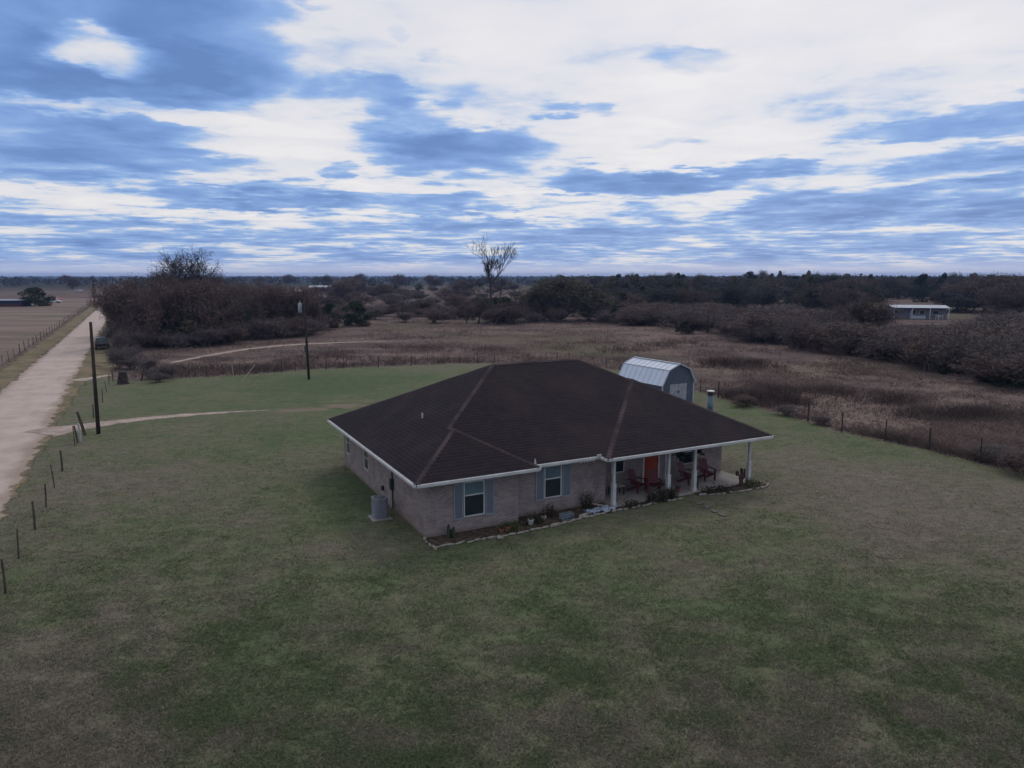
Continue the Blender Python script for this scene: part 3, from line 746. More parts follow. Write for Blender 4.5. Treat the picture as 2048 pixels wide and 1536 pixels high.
tag(o, 'crumpled pale blue plastic sheet on the bed by the first porch post', 'plastic sheet')
# plank, wire basket, pots, dish
o = MB().box(-.55, .55, -.07, .07, 0, .04).build('plank', M['pale']); o.location = hw(9.35, .05, .16); o.rotation_euler = (0, .12, HY - .75); tag(o, 'short tan plank leaning by the foot of the first porch post', 'plank')
cr = MB()
for i in range(6): cr.box(-.3 + i * .115, -.285 + i * .115, -.16, .16, 0, .25)
for z in (.0, .12, .235): cr.box(-.3, .29, -.165, -.15, z, z + .015); cr.box(-.3, .29, .15, .165, z, z + .015)
o = cr.build('wire_crate', M['steel']); o.location = hw(7.1, -.45, .05); o.rotation_euler = (0, 0, HY); tag(o, 'low grey wire crate standing in the bed below the middle window', 'crate')
def pot(u, v, r, h, m, label, z=.05, group=None):
    p = MB(); p.tube([(0, 0, 0), (0, 0, h * .9), (0, 0, h * .9), (0, 0, h)], [r * .7, r, r * 1.1, r * 1.1], 14)
    e = empty('flower_pot', hw(u, v, z), HY); tag(e, label, 'flower pot', group)
    p.build('pot', m, e, False)
    rs_ = np.random.RandomState(int(u * 10)); C = np.zeros((22, 3)); C[:, 2] = h; C[:, :2] = rs_.normal(0, r * .4, (22, 2))
    V, F, T = blades(C, h * .9, .03, rs_, cmix(rs_, 22, dk + ol), .5); link('foliage', npmesh('foliage', V, F, M['leaf'], T), e)
    return e
pot(4.05, -.62, .13, .2, M['terra'], 'small brown clay pot in the bed near the wall jog')
pot(3.7, -.66, .10, .16, M['terra'], 'smallest clay pot left of the other pot near the wall jog')
pot(5.3, -.35, .14, .22, M['ivory'], 'white pot standing in the bed right of the wall jog')
pot(6.1, -.1, .12, .18, M['ivory'], 'small white pot in the bed below the middle window left shutter')
pot(15.35, .35, .14, .34, M['dark'], 'dark slim pot on the porch slab right of the third post', .10)
pot(14.1, .25, .0001 + .12, .2, M['terra'], 'small clay pot on the slab beside the porch opening', .10)
# door mat
o = MB().box(-.45, .45, -.28, .28, 0, .02).build('door_mat', M['dark']); o.location = hw(13.95, vp_ - .5, .101); o.rotation_euler = (0, 0, HY); tag(o, 'dark doormat on the slab before the orange door', 'doormat')
# lawn chairs
def lawn_chair():
    e = empty('porch_chair', (0, 0, 0))
    s = MB()
    for k in range(6): s.box(-.27 + k * .092, -.19 + k * .092, -.28, .22, .385 + .0, .405)
    s.build('seat', M['red'], e)
    b = MB()
    for k in range(5):
        x0 = -.26 + k * .106; top = 1.0 + .07 * math.cos((k - 2) * .6)
        b.bar((x0 + .05, .22, .36), (x0 + .05, .44, top), .09, .02)
    b.bar((-.27, .33, .68), (.27, .33, .68), .03, .06); b.build('backrest', M['red'], e)
    for sx in (-1, 1):
        MB().box(sx * .33 - .06, sx * .33 + .06, -.34, .34, .60, .625).build('armrest', M['red'], e)
        MB().box(sx * .31 - .03, sx * .31 + .03, -.32, -.24, 0, .598).build('leg', M['red'], e)
        MB().bar((sx * .30, -.2, .36), (sx * .30, .42, .03), .04, .10).build('leg', M['red'], e)
    return e
def copy_tree(o, parent=None):
    c = o.copy(); col.objects.link(c); c.parent = parent
    for ch in children(o): copy_tree(ch, c)
    return c
lc = lawn_chair()
spots = [(12.35, 1.30, .25, 'red slatted porch chair in front of the dark window near the first post'), (13.0, .85, -.5, 'red slatted porch chair left of the orange door, nearer the lawn'),
         (15.6, 1.3, .3, 'red slatted porch chair just right of the orange door'), (16.9, 1.25, -.1, 'red slatted porch chair farthest right on the porch')]
for k, (u, v, r_, lb) in enumerate(spots):
    c = lc if k == 0 else copy_tree(lc); c.location = hw(u, v, .10); c.rotation_euler = (0, 0, HY + r_); tag(c, lb, 'chair', 'red chairs on the front porch')
# side table with slats
e = empty('side_table', hw(11.1, 1.35, .10), HY); tag(e, 'low dark slatted table at the left end of the porch', 'table')
tt = MB()
for k in range(5): tt.box(-.4, .4, -.24 + k * .1, -.16 + k * .1, .43, .455)
tt.build('tabletop', M['pale'], e)
for sx in (-1, 1):
    for sy in (-1, 1): MB().box(sx * .33 - .025, sx * .33 + .025, sy * .18 - .025, sy * .18 + .025, 0, .428).build('leg', M['dark'], e)
# hanging baskets from the porch ceiling
for (u, v, mm, lb) in ((14.62, .75, 'succ', 'dark hanging basket between the second and third porch posts'), (15.75, .75, 'ivory', 'white hanging basket right of the third porch post')):
    e = empty('hanging_basket', hw(u, v, 1.62), HY); tag(e, lb, 'hanging basket', 'baskets hanging from the porch ceiling')
    MB().tube([(0, 0, 0), (0, 0, .08), (0, 0, .2)], [.08, .15, .19], 12).build('basket', M[mm], e)
    h_ = MB()
    for k in range(3): a_ = k * 2.1; h_.tube([(.18 * math.cos(a_), .18 * math.sin(a_), .2), (0, 0, .60), (0, 0, He - 1.60)], .006, 4)
    h_.build('hanger', M['dark'], e)
    rs_ = np.random.RandomState(int(u * 7)); C = rs_.normal(0, .13, (120, 3)); C[:, 2] = C[:, 2] * .7 + .25
    V, F, T = quads(C, .09, rs_, cmix(rs_, 120, dk)); link('foliage', npmesh('foliage', V, F, M['leaf'], T), e)

# air conditioner
ac = empty('air_conditioner', hw(-.30, 3.62, 0), HY); tag(ac, 'round cornered grey air conditioning unit on a pad beside the left wall', 'air conditioner')
MB().box(-.45, .45, -.45, .45, -.05, .07).build('pad', M['concrete'], ac)
def sq(r, z, p=4.0, n=24): return [((abs(math.cos(t)) ** (2 / p)) * math.copysign(1, math.cos(t)) * r, (abs(math.sin(t)) ** (2 / p)) * math.copysign(1, math.sin(t)) * r, z) for t in [2 * math.pi * k / n for k in range(n)]]
b_ = MB(); zs = []
z = .07
while z < .93: zs += [(z, .335), (z + .035, .335), (z + .04, .315), (z + .06, .315)]; z += .062
zs += [(.95, .345), (1.0, .345)]
for z, r_ in zs: b_.v += sq(r_, z)
for i in range(len(zs) - 1):
    for k in range(24): b_.f.append((i * 24 + k, i * 24 + (k + 1) % 24, (i + 1) * 24 + (k + 1) % 24, (i + 1) * 24 + k))
b_.f.append(tuple((len(zs) - 1) * 24 + k for k in range(24))); b_.build('casing', M['acgrey'], ac)
g_ = MB()
for r_ in (.08, .14, .20, .26): g_.tube([(r_ * math.cos(t), r_ * math.sin(t), 1.03) for t in [2 * math.pi * k / 20 for k in range(21)]], .007, 4, False)
for k in range(8): t = k * math.pi / 4; g_.tube([(.04 * math.cos(t), .04 * math.sin(t), 1.035), (.27 * math.cos(t), .27 * math.sin(t), 1.02)], .006, 4)
g_.build('fan_guard', M['acgrey'], ac)
MB().tube([(0, 0, 1.001), (0, 0, 1.008)], [.26, .26], 20).build('fan_opening', M['dark'], ac)

# ------------------------------------------------------------------ garden shed
sx0, sy0, sa = 14.19, 60.16, R(29.84); SW, SL, hw_, hb_, hr_, wb_ = 3.54, 5.76, 1.80, 2.92, 3.39, 2.33
sh = empty('garden_shed', (sx0, sy0, 0), sa); tag(sh, 'slate grey barn style shed with a pale gambrel metal roof behind the house', 'shed')
prof = [(-SW / 2, 0), (SW / 2, 0), (SW / 2, hw_), (wb_ / 2, hb_), (0, hr_), (-wb_ / 2, hb_), (-SW / 2, hw_)]
MB().prism([(x * .985, z - .02 * (z > 1)) for x, z in prof], 'y', .04, SL - .04).build('wall', M['shedwall'], sh)
rm = MB(); rp = [(-SW / 2 - .12, hw_ - .14), (-wb_ / 2 - .02, hb_ + .03), (0, hr_ + .05), (wb_ / 2 + .02, hb_ + .03), (SW / 2 + .12, hw_ - .14)]
for (p, q_) in zip(rp[:-1], rp[1:]):
    rm.poly([(p[0], -.12, p[1]), (q_[0], -.12, q_[1]), (q_[0], SL + .12, q_[1]), (p[0], SL + .12, p[1])])
    nr = 9
    for k in range(nr + 1):
        y = -.10 + (SL + .2) * k / nr; n2_ = Vector((-(q_[1] - p[1]), 0, q_[0] - p[0])).normalized() * .02
        rm.bar(Vector((p[0], y, p[1])) + n2_ * .5, Vector((q_[0], y, q_[1])) + n2_ * .5, .025, .016)
srf = rm.build('roof', M['metalroof'], sh); so = srf.modifiers.new('t', 'SOLIDIFY'); so.thickness = .02
tr = MB()
for (p, q_) in zip(rp[:-1], rp[1:]):
    for y in (-.14, SL + .14): tr.bar((p[0], y, p[1] + .01), (q_[0], y, q_[1] + .01), .05, .09)
tr.bar((0, -.15, hr_ + .08), (0, SL + .15, hr_ + .08), .22, .03)
for sx in (-1, 1): tr.box(sx * SW / 2 * .985 - .05, sx * SW / 2 * .985 + .05, -.0, .06, 0, hw_); tr.bar((sx * (wb_ / 2 + .02), -.1, hb_ + .06), (sx * (wb_ / 2 + .02), SL + .1, hb_ + .06), .12, .02)
tr.build('trim', M['shedtrim'], sh)
for s_ in (0, 1):
    d = MB(); x0 = -.95 + s_ * .96
    for k in range(6): d.box(x0 + k * .157, x0 + k * .157 + .14, -.005, .038, .08, 1.72)
    d.box(x0, x0 + .93, -.02, -.006, .9, .98); d.box(x0, x0 + .93, -.02, -.006, 1.6, 1.72); d.box(x0, x0 + .93, -.02, -.006, .1, .2)
    dd = d.build('door', M['sheddoor'], sh)
    MB().box(x0 + (.86 if s_ == 0 else .02), x0 + (.91 if s_ == 0 else .07), -.05, -.02, .95, 1.15).build('handle', M['dark'], dd)
sd2 = MB(); sd2.box(-.02, .0, -.004, .03, 0, 0)

# ------------------------------------------------------------------ fences
def fence_post(p, h, r, m, lean, parent, name='post'):
    b = MB(); x, y = p; lx_, ly_ = lean
    b.tube([(x, y, -.1), (x + lx_ * .5 + .01, y + ly_ * .5, h * .5), (x + lx_, y + ly_, h)], [r, r * .95, r * .85], 7)
    return b.build(name, m, parent)
def wire(parent, P, hs, r=.0025):
    b = MB()
    for h in hs:
        pts = []
        for i in range(len(P) - 1):
            for k in range(3):
                t = k / 3; pts.append((P[i][0] * (1 - t) + P[i + 1][0] * t, P[i][1] * (1 - t) + P[i + 1][1] * t, h - .03 * math.sin(math.pi * t)))
        pts.append((*P[-1], h)); b.tube(pts, r, 3, False)
    return b.build('wire', M['tpost'], parent)
rf_ = random.Random(9)
def fence(name, P, h, r, m, label, hs, jit=.06, rv=.3):
    e = empty(name, (P[0][0], P[0][1], 0)); tag(e, label, 'fence'); o0 = P[0]
    Q = [(x - o0[0], y - o0[1]) for x, y in P]
    for p in Q: fence_post(p, h * rf_.uniform(.9, 1.1), r * rf_.uniform(1 - rv, 1 + rv), m, (rf_.uniform(-jit, jit), rf_.uniform(-jit, jit)), e)
    wire(e, Q, hs)
    return e
def spread(A_, B_, n): return [(A_[0] + (B_[0] - A_[0]) * k / n, A_[1] + (B_[1] - A_[1]) * k / n) for k in range(n)]
front = [(-12.6, 14.0), (-14.2, 17.1), (-15.9, 20.2), (-17.5, 23.3), G(37, 1118), G(70, 1060), G(92, 1015), G(109, 975), G(125, 943), G(150, 893)]
fence('wire_fence', front, 1.25, .045, M['post'], 'sagging wire fence with thin leaning posts between the near lawn and the gravel road', (.3, .6, .9, 1.15), .10)
side = [G(187, 836), G(205, 806), G(213, 785), G(218, 770), G(226, 763), G(238, 762)]
fence('wire_fence', side, 1.2, .05, M['post'], 'short roadside wire fence behind the near utility pole, running back to the field corner', (.3, .6, .9, 1.1), .10)
back = spread(G(310, 757), G(480, 752), 5) + spread(G(480, 752), G(617, 741), 5) + spread(G(617, 741), G(919, 728), 9) + spread(G(919, 728), G(1092, 723), 5) + spread(G(1092, 723), G(1240, 741), 6) + spread(G(1240, 741), G(1436, 795), 7)
fence('wire_fence', back, 1.35, .032, M['tpost'], 'wire fence along the far edge of the green lawn, passing behind the house', (.3, .6, .9, 1.2), .04)
right = [G(1436, 795), G(1500, 812), G(1556, 826), G(1616, 842), G(1683, 865), G(1770, 880), G(1858, 899), G(1960, 927), G(2050, 950), (31.6, 33.5), (34.4, 27.5), (37.2, 21.5)]
fence('wire_fence', right, 1.45, .05, M['tpost'], 'wire fence with dark steel posts right of the house, between lawn and brown field', (.3, .6, .9, 1.2), .03)
left_f = [tuple(rpos(a, -15.0)) for a in np.arange(60, 300, 5.0)]
fence('wire_fence', left_f, 1.3, .05, M['post'], 'wire fence on the far side of the gravel road beside the mown pasture', (.3, .6, .9, 1.1), .08)
def lone_post(name, p, h, r, m, lean, label, cat='post', group=None):
    b = MB(); b.tube([(0, 0, -.1), (lean[0] * .5, lean[1] * .5, h * .5), (lean[0], lean[1], h)], [r, r * .97, r * .8], 8)
    o = b.build(name, m); o.location = (*p, 0); return tag(o, label, cat, group)
lone_post('gate_post', G(171, 871), 1.65, .10, M['post'], (-.42, 0), 'thick leaning weathered gate post at the driveway mouth')
lone_post('marker_post', G(162, 884), 1.25, .075, M['ivory'], (-.08, 0), 'white marker post at the driveway mouth in front of the leaning gate post')
lone_post('gate_post', G(156, 886), 1.15, .06, M['post'], (-.15, 0), 'short dark post just left of the white marker post')
lone_post('corner_post', G(282, 762), 1.9, .10, M['post'], (.55, .1), 'leaning weathered corner post right of the tree stump')
# H brace with the two pale diagonal struts
e = empty('fence_brace', (*G(467, 752), 0)); tag(e, 'pale fence post and two pale diagonal brace poles left of the transformer pole', 'fence brace')
o0 = G(467, 752)
def rel(px, py, z=0): g = G(px, py, z); return (g[0] - o0[0], g[1] - o0[1], z)
MB().tube([(0, 0, -.1), (-.12, 0, 1.45)], .055, 7).build('post', M['pale'], e)
MB().tube([rel(482, 766, 0), rel(510, 729 + 0, 1.75)], .045, 7).build('brace', M['pale'], e)
MB().tube([rel(498, 771, 0), rel(523, 745, 1.35)], .045, 7).build('brace', M['pale'], e)

# ------------------------------------------------------------------ poles
def util_pole(p, h, r, label, arm=False, group=None, lean=(0, 0)):
    e = empty('utility_pole', (*p, 0)); tag(e, label, 'utility pole', group)
    MB().tube([(0, 0, -.3), (lean[0] * .5, lean[1] * .5, h * .5), (lean[0], lean[1], h)], [r, r * .85, r * .68], 12).build('pole', M['pole'], e, True)
    return e
util_pole(G(197, 868), 7.75, .135, 'plain wooden utility pole without crossarm beside the driveway mouth', lean=(G(190.5, 643, 7.75)[0] - G(197, 868)[0], 0))
p2 = util_pole(G(618, 759), 9.35, .14, 'dark utility pole with a grey transformer at the far edge of the lawn', lean=(G(612, 580, 9.35)[0] - G(618, 759)[0], 0))
t_ = MB(); t_.tube([(-.62, .0, 7.05), (-.62, 0, 7.1), (-.62, 0, 7.95), (-.62, 0, 8.02)], [.15, .2, .2, .12], 12)
t_.build('transformer', plain('grey_transformer_paint', (.25, .28, .31), .05, 2, .5), p2, True); MB().tube([(-.62, 0, 8.02), (-.62, 0, 8.3)], [.05, .02], 8).build('bushing', M['ivory'], p2)
MB().bar((-.3, 0, 7.5), (-.44, 0, 7.5), .06, .1).build('bracket', M['dark'], p2)
MB().bar((-1.05, 0, 9.28), (-.1, 0, 9.28), .07, .09).build('crossarm', M['pale'], p2)
for x in (-1.0, -.6): MB().tube([(x, 0, 9.33), (x, 0, 9.5)], [.05, .03], 6).build('insulator', M['ivory'], p2)
MB().box(-.28, -.02, -.17, .17, 2.9, 3.6).build('meter_box', M['dark'], p2)
util_pole(G(1415, 666), 4.3, .16, 'short dark pole standing in the brush above the shed', lean=(.05, 0))
for k, (px, by_, h) in enumerate([(190, 611, 10.5), (213, 590, 10), (227, 585, 10), (233, 582, 10), (241, 580, 10), (248, 578.5, 10)]):
    e = util_pole(G(px, by_), h, .22, ['nearest of the far roadside utility poles, left of the gravel road', '', '', '', '', ''][k] or 'distant utility pole in the row along the far end of the gravel road', group='utility poles along the far road')
    if k == 0: MB().bar((-1.1, 0, h - .6), (1.1, 0, h - .6), .12, .12).build('crossarm', M['pole'], e)

# ------------------------------------------------------------------ vehicles
def car(loc, rz, paint, label, pickup=False, name='parked_car', scale=1.0):
    e = empty(name, (*loc, 0), rz); tag(e, label, 'pickup truck' if pickup else 'car'); e.scale = (scale,) * 3
    if pickup: prof = [(-2.7, .5), (2.7, .5), (2.72, .95), (1.7, 1.12), (.95, 1.72), (-.55, 1.75), (-.72, 1.12), (-2.7, 1.12)]
    else: prof = [(-2.35, .45), (2.35, .45), (2.38, .85), (1.35, 1.05), (.65, 1.66), (-1.7, 1.72), (-2.25, 1.15), (-2.38, .9)]
    b = MB(); n = len(prof); HWt = [.93, .93, .93, .93, .76, .76, .93, .93]
    b.v = [(x, -w_, z) for (x, z), w_ in zip(prof, HWt)] + [(x, w_, z) for (x, z), w_ in zip(prof, HWt)]
    b.f = [(k, (k + 1) % n, n + (k + 1) % n, n + k) for k in range(n)]
    b.f += [(0, 1, 2, 3, 6, 7)[::-1], (3, 4, 5, 6)[::-1], (n, n + 1, n + 2, n + 3, n + 6, n + 7), (n + 3, n + 4, n + 5, n + 6)]
    b.build('body', paint, e, False, .05)
    for sgn in (-1, 1):
        gl = MB(); (xa, za), (xb, zb), (xc, zc), (xd, zd) = prof[3], prof[4], prof[5], prof[6]
        def L(p, q_, t): return p + (q_ - p) * t
        y0, y1 = sgn * .945, sgn * .80
        f0 = [(L(xd, xa, .08), y0 * .985, za + .06), (L(xd, xa, .92) - .15, y0 * .985, za + .06), (xb - .12, y1, zb - .07), (xc + .1, y1, zc - .07)]
        gl.poly(f0); g2 = gl.build('side_window', M['glass'], e); so_ = g2.modifiers.new('t', 'SOLIDIFY'); so_.thickness = .02; so_.offset = 0
    def band(i, j, nm, off):
        (xa, za), (xb, zb) = prof[i], prof[j]; d = Vector((xb - xa, 0, zb - za)); nn = Vector((d.z, 0, -d.x)).normalized() * off
        pa = Vector((xa, 0, za)) + d * .12 + nn; pb = Vector((xa, 0, za)) + d * .88 + nn
        g = MB(); g.poly([(pa.x, -.72, pa.z), (pa.x, .72, pa.z), (pb.x, .66, pb.z), (pb.x, -.66, pb.z)]); g2 = g.build(nm, M['glass'], e); so_ = g2.modifiers.new('t', 'SOLIDIFY'); so_.thickness = .02; so_.offset = 0
    band(3, 4, 'windshield', .012); band(6, 5, 'rear_window', -.012)
    for x in (-1.55, 1.5):
        for sgn in (-1, 1):
            w_ = MB().tube([(x, sgn * .72, .36), (x, sgn * .95, .36)], .36, 16).build('wheel', M['tyre'], e)
            MB().tube([(x, sgn * .94, .36), (x, sgn * .965, .36)], .2, 12).build('rim', M['steel'], w_)
    xr = prof[7][0]
    for sgn in (-1, 1): MB().box(xr - .05, xr + .06, sgn * .86 - .06, sgn * .86 + .06, .82, 1.08).build('tail_light', M['taillight'], e); MB().box(prof[2][0] - .08, prof[2][0] + .03, sgn * .75 - .13, sgn * .75 + .13, .68, .84).build('headlight', M['ivory'], e)
    MB().box(xr - .06, xr + .1, -.85, .85, .45, .62).build('bumper', M['dark'], e)
    return e
rdir = math.atan2(ROADD[1], ROADD[0])
car(G(205, 697), rdir + .05, M['carblack'], 'black car parked beside the gravel road by the thicket')
car(G(108, 606), .2, M['carwhite'], 'white pickup truck parked in the far pasture beside the round dark tree', True, 'pickup_truck', 1.0)
car(G(109, 602), .1, M['carred'], 'red car parked right behind the white pickup in the far pasture', False, 'parked_car', 1.15)
car(G(196, 596), 1.2, M['carblack'], 'dark car far down the gravel road', False, 'parked_car')
car(G(158, 584), .4, M['carwhite'], 'small pale car at the far field edge left of the road poles', False, 'parked_car')

# ------------------------------------------------------------------ far buildings
def longhouse(loc, rz, L, Dp, h, name, label, cat, wallm, roofm, rise=.8, flat=False):
    e = empty(name, (*loc, 0), rz); tag(e, label, cat)
    MB().box(-L / 2, L / 2, 0, Dp, 0, h).build('wall', wallm, e)
    r = MB(); r.prism([(-.4, h - .02), (Dp / 2, h + rise), (Dp + .4, h - .02), (Dp + .4, h + .12), (Dp / 2, h + rise + .15), (-.4, h + .12)], 'x', -L / 2 - .3, L / 2 + .3)
    r.build('roof', roofm, e)
    return e
mh = longhouse((102.5, 180.5), R(-14), 12.6, 4.6, 2.9, 'mobile_home', 'long mobile home with a bright metal roof in the clearing at right', 'mobile home', M['homewall'], M['homeroof'], .35)
MB().box(-6.2, -2.2, -.06, -.004, .9, 2.8).build('wall_panel', M['homeblue'], mh)
for x0, x1 in ((-5.6, -4.5), (-1.6, -.8), (.2, 1.2), (3.2, 4.4)):
    wn = MB().box(x0 - .08, x1 + .08, -.08, -.065, 1.1, 2.2).build('window', M['white'], mh); MB().box(x0, x1, -.1, -.081, 1.18, 2.12).build('pane', M['glass'], wn)
MB().box(-2.0, -1.7, -.09, -.064, .1, 2.2).build('door', M['ivory'], mh)
MB().box(-1.6, 1.6, -.10, -.064, .05, .8).build('skirting', M['shedtrim'], mh)
for x in (-6.1, -2, 2, 6.2): MB().box(x - .07, x + .07, -1.9, -1.76, 0, 2.75).build('porch_post', M['shedtrim'], mh)
MB().prism([(-1.9, 2.78), (0, 2.95), (0, 3.03), (-1.9, 2.86)], 'x', -6.5, 6.5).build('porch_roof', M['homeroof'], mh)
e = empty('white_table', (*G(1878, 640), 0), .2); tag(e, 'small white table in the yard at the right end of the mobile home', 'table')
MB().box(-.75, .75, -.5, .5, .95, 1.05).build('tabletop', M['ivory'], e)
for sx in (-1, 1):
    for sy in (-1, 1): MB().box(sx * .6 - .06, sx * .6 + .06, sy * .4 - .06, sy * .4 + .06, 0, .948).build('leg', M['ivory'], e)
lb_ = longhouse((-180.5, 251), R(8), 17, 6, 2.1, 'long_shed', 'long low dark blue shed with a white roof at the far left', 'shed', M['bluewall'], M['homeroof'], .2)
MB().box(1.0, 8.2, -.08, -.004, .1, 1.0).build('wall_panel', M['redwall'], lb_)
MB().box(-7.5, -5.5, -.06, -.004, .1, 1.9).build('door', M['homeblue'], lb_)
fh = longhouse(G(640, 583), 0.1, 14, 7, 2.6, 'far_barn', 'tiny pale roofed barn far across the fields behind the transformer pole', 'barn', M['homewall'], M['metalroof'], 1.2)
MB().box(-2, 2, -.06, -.004, .1, 2.2).build('door', M['dark'], fh)

# ------------------------------------------------------------------ vegetation meshes
def segs_mesh(S_, n, tint):
    "array of segments (p0,p1,r0,r1) -> tubes"
    P0 = np.array([s[0] for s in S_]); P1 = np.array([s[1] for s in S_]); r0 = np.array([s[2] for s in S_]); r1 = np.array([s[3] for s in S_])
    d = P1 - P0; d /= np.linalg.norm(d, axis=1)[:, None] + 1e-9
    h = np.where(np.abs(d[:, 2:3]) < .9, np.array([[0, 0, 1.0]]), np.array([[1.0, 0, 0]])); a = np.cross(d, h); a /= np.linalg.norm(a, axis=1)[:, None]; c = np.cross(d, a)
    ring0 = []; ring1 = []
    for k in range(n):
        t = 2 * math.pi * k / n; o = a * math.cos(t) + c * math.sin(t)
        ring0.append(P0 + o * r0[:, None]); ring1.append(P1 + o * r1[:, None])
    V = np.stack(ring0 + ring1, 1); m_ = len(S_); V = V.reshape(-1, 3); base = (np.arange(m_) * 2 * n)[:, None]
    F = np.concatenate([np.concatenate([base + k, base + (k + 1) % n, base + n + (k + 1) % n, base + n + k], 1) for k in range(n)])
    return V, F, np.repeat(tint, 2 * n, axis=0)
def vrot(d, ang, rs):
    a = rs.normal(size=3); a -= d * a.dot(d); a /= np.linalg.norm(a); v = d * math.cos(ang) + a * math.sin(ang); return v / np.linalg.norm(v)
def grow(rs, p, d, L, r, lev, maxlev, out, up, spread, kids, tipr):
    nseg = 3 if lev < 2 else 2
    for i in range(nseg):
        nd = d + rs.normal(0, .13, 3); nd[2] += up * .06; nd /= np.linalg.norm(nd)
        q_ = p + nd * L / nseg; r2 = r * (1 - .35 / nseg)
        out[lev].append((p, q_, r, r2)); p, d, r = q_, nd, r2
        if lev < maxlev and (lev > 0 or i > 0) and rs.rand() < .75:
            cdir = vrot(d, spread * rs.uniform(.7, 1.3), rs); cdir[2] += up * .15; cdir /= np.linalg.norm(cdir)
            grow(rs, p, cdir, L * rs.uniform(.5, .75), max(r * .5, tipr), lev + 1, maxlev, out, up, spread, kids, tipr)
    if lev < maxlev:
        for k in range(kids[min(lev, len(kids) - 1)]):
            cdir = vrot(d, spread * rs.uniform(.45, 1.1), rs); cdir[2] += up * .1; cdir /= np.linalg.norm(cdir)
            grow(rs, p, cdir, L * rs.uniform(.62, .85), max(r * .68, tipr), lev + 1, maxlev, out, up, spread, kids, tipr)
TW = [(.105, .078, .068), (.092, .072, .066), (.120, .086, .072), (.082, .068, .066)]
def bare_tree(seed, trunkL, r, maxlev=5, up=.6, spread=.6, kids=(4, 3, 3, 2), tipr=.014, haze=900, stems=1, cols=TW, lsz=.16):
    rs = np.random.RandomState(seed); out = [[] for _ in range(maxlev + 1)]
    for s in range(stems):
        d = np.array([rs.normal(0, .08 if stems == 1 else .38), rs.normal(0, .08 if stems == 1 else .38), 1.0]); d /= np.linalg.norm(d)
        p = np.array([rs.normal(0, .25), rs.normal(0, .25), 0.0]) * (stems > 1)
        grow(rs, p, d, trunkL * (1 if stems == 1 else rs.uniform(.7, 1.1)), r, 0, maxlev, out, up, spread, kids, tipr)
    big = [s for l in out[:2] for s in l]; mid = [s for l in out[2:4] for s in l]; fin = [s for l in out[4:] for s in l]
    tmb = segs_mesh(big, 6, cmix(rs, len(big), cols, .1))
    parts = []
    if mid: parts.append(segs_mesh(mid, 4, cmix(rs, len(mid), cols, .15)))
    if fin: parts.append(segs_mesh(fin, 3, cmix(rs, len(fin), cols, .25)))
    src = fin if fin else mid
    if haze:
        ks = rs.randint(len(src), size=haze); C = np.array([src[k][1] for k in ks]) + rs.normal(0, .24, (haze, 3))
        parts.append(quads(C, lsz, rs, cmix(rs, haze, cols, .2), .6, 13))
    V, F, T = join(parts)
    return (npmesh('trunk', *tmb[:2], M['twig'], tmb[2]), npmesh('crown', V, F, M['twig'], T), float(max(V[:, 2].max(), 1)), float(np.percentile(np.abs(V[:, :2]), 96)))
EV = [(.030, .045, .022), (.024, .036, .020), (.042, .055, .026), (.050, .052, .028), (.020, .030, .020)]
def evergreen(seed, H, Wd, nl=26, n=4200, conic=.0, cols=EV, size=.26, base=.05):
    rs = np.random.RandomState(seed); C = []
    T = []
    for k in range(nl):
        t = rs.uniform(base, .93); wz = (math.sin(math.pi * min(1, t * .85 + .2)) ** .7) * (1 - conic * t)
        a = rs.uniform(0, 2 * math.pi); rr = Wd / 2 * wz * math.sqrt(rs.uniform(.05, 1)) * .85
        lr = Wd * rs.uniform(.11, .20) * (1 - .3 * t); c = np.array([rr * math.cos(a), rr * math.sin(a), t * H])
        m_ = n // nl; q_ = rs.normal(size=(m_, 3)); q_ /= np.linalg.norm(q_, axis=1)[:, None]; q_ *= (lr * rs.uniform(.35, 1.15, (m_, 1)) ** .6); q_[:, 2] *= .75
        C.append(c + q_); tint = np.array(cols[rs.randint(len(cols))]) * rs.uniform(.8, 1.25); T.append(np.clip(tint * rs.uniform(.7, 1.35, (m_, 1)), 0, 1))
    C = np.concatenate(C); T = np.concatenate(T); C[:, 2] = np.maximum(C[:, 2], .1)
    V, F, TT = quads(C, size, rs, T, .3, 1.3)
    out = [[] for _ in range(4)]
    grow(rs, np.zeros(3), np.array([0, 0, 1.0]), H * .42, .03 * H * .5 + .05, 0, 2, out, .6, .55, (4, 3), .03)
    big = [s for l in out for s in l]; tv = segs_mesh(big, 5, cmix(rs, len(big), TW, .15))
    return (npmesh('trunk', *tv[:2], M['twig'], tv[2]), npmesh('crown', V, F, M['leaf'], TT), float(V[:, 2].max()), Wd / 2)
GREY = [(.130, .108, .104), (.112, .096, .097), (.142, .113, .102)]
BRN = [(.150, .100, .086), (.120, .086, .078), (.095, .078, .074)]
OLV = [(.095, .088, .062), (.080, .074, .058), (.110, .092, .070)]
bare = [bare_tree(20 + k, 2.0, .15, 5, .5, .62, (3, 3, 2, 2), .012, 8000, stems=2, cols=TW, lsz=.042) for k in range(3)] + [bare_tree(30 + k, 1.9, .13, 5, .5, .66, (3, 2, 2, 2), .012, 8000, stems=3, cols=BRN, lsz=.042) for k in range(2)]
DKG = [(.066, .062, .060), (.056, .056, .056), (.076, .066, .062), (.050, .054, .050)]
bareG = [bare_tree(70 + k, 2.0, .15, 5, .5, .62, (3, 3, 2, 2), .013, 9000, stems=2 + k, cols=DKG, lsz=.05) for k in range(2)]
bigbare = bare_tree(41, 2.9, .26, 5, .30, .72, (6, 3, 3, 2), .016, 2500, cols=[(.05, .044, .046), (.07, .06, .06)], lsz=.035)
olive = bare_tree(44, 2.0, .2, 5, .5, .6, (4, 3, 2, 2), .014, 14000, stems=3, cols=OLV, lsz=.05)
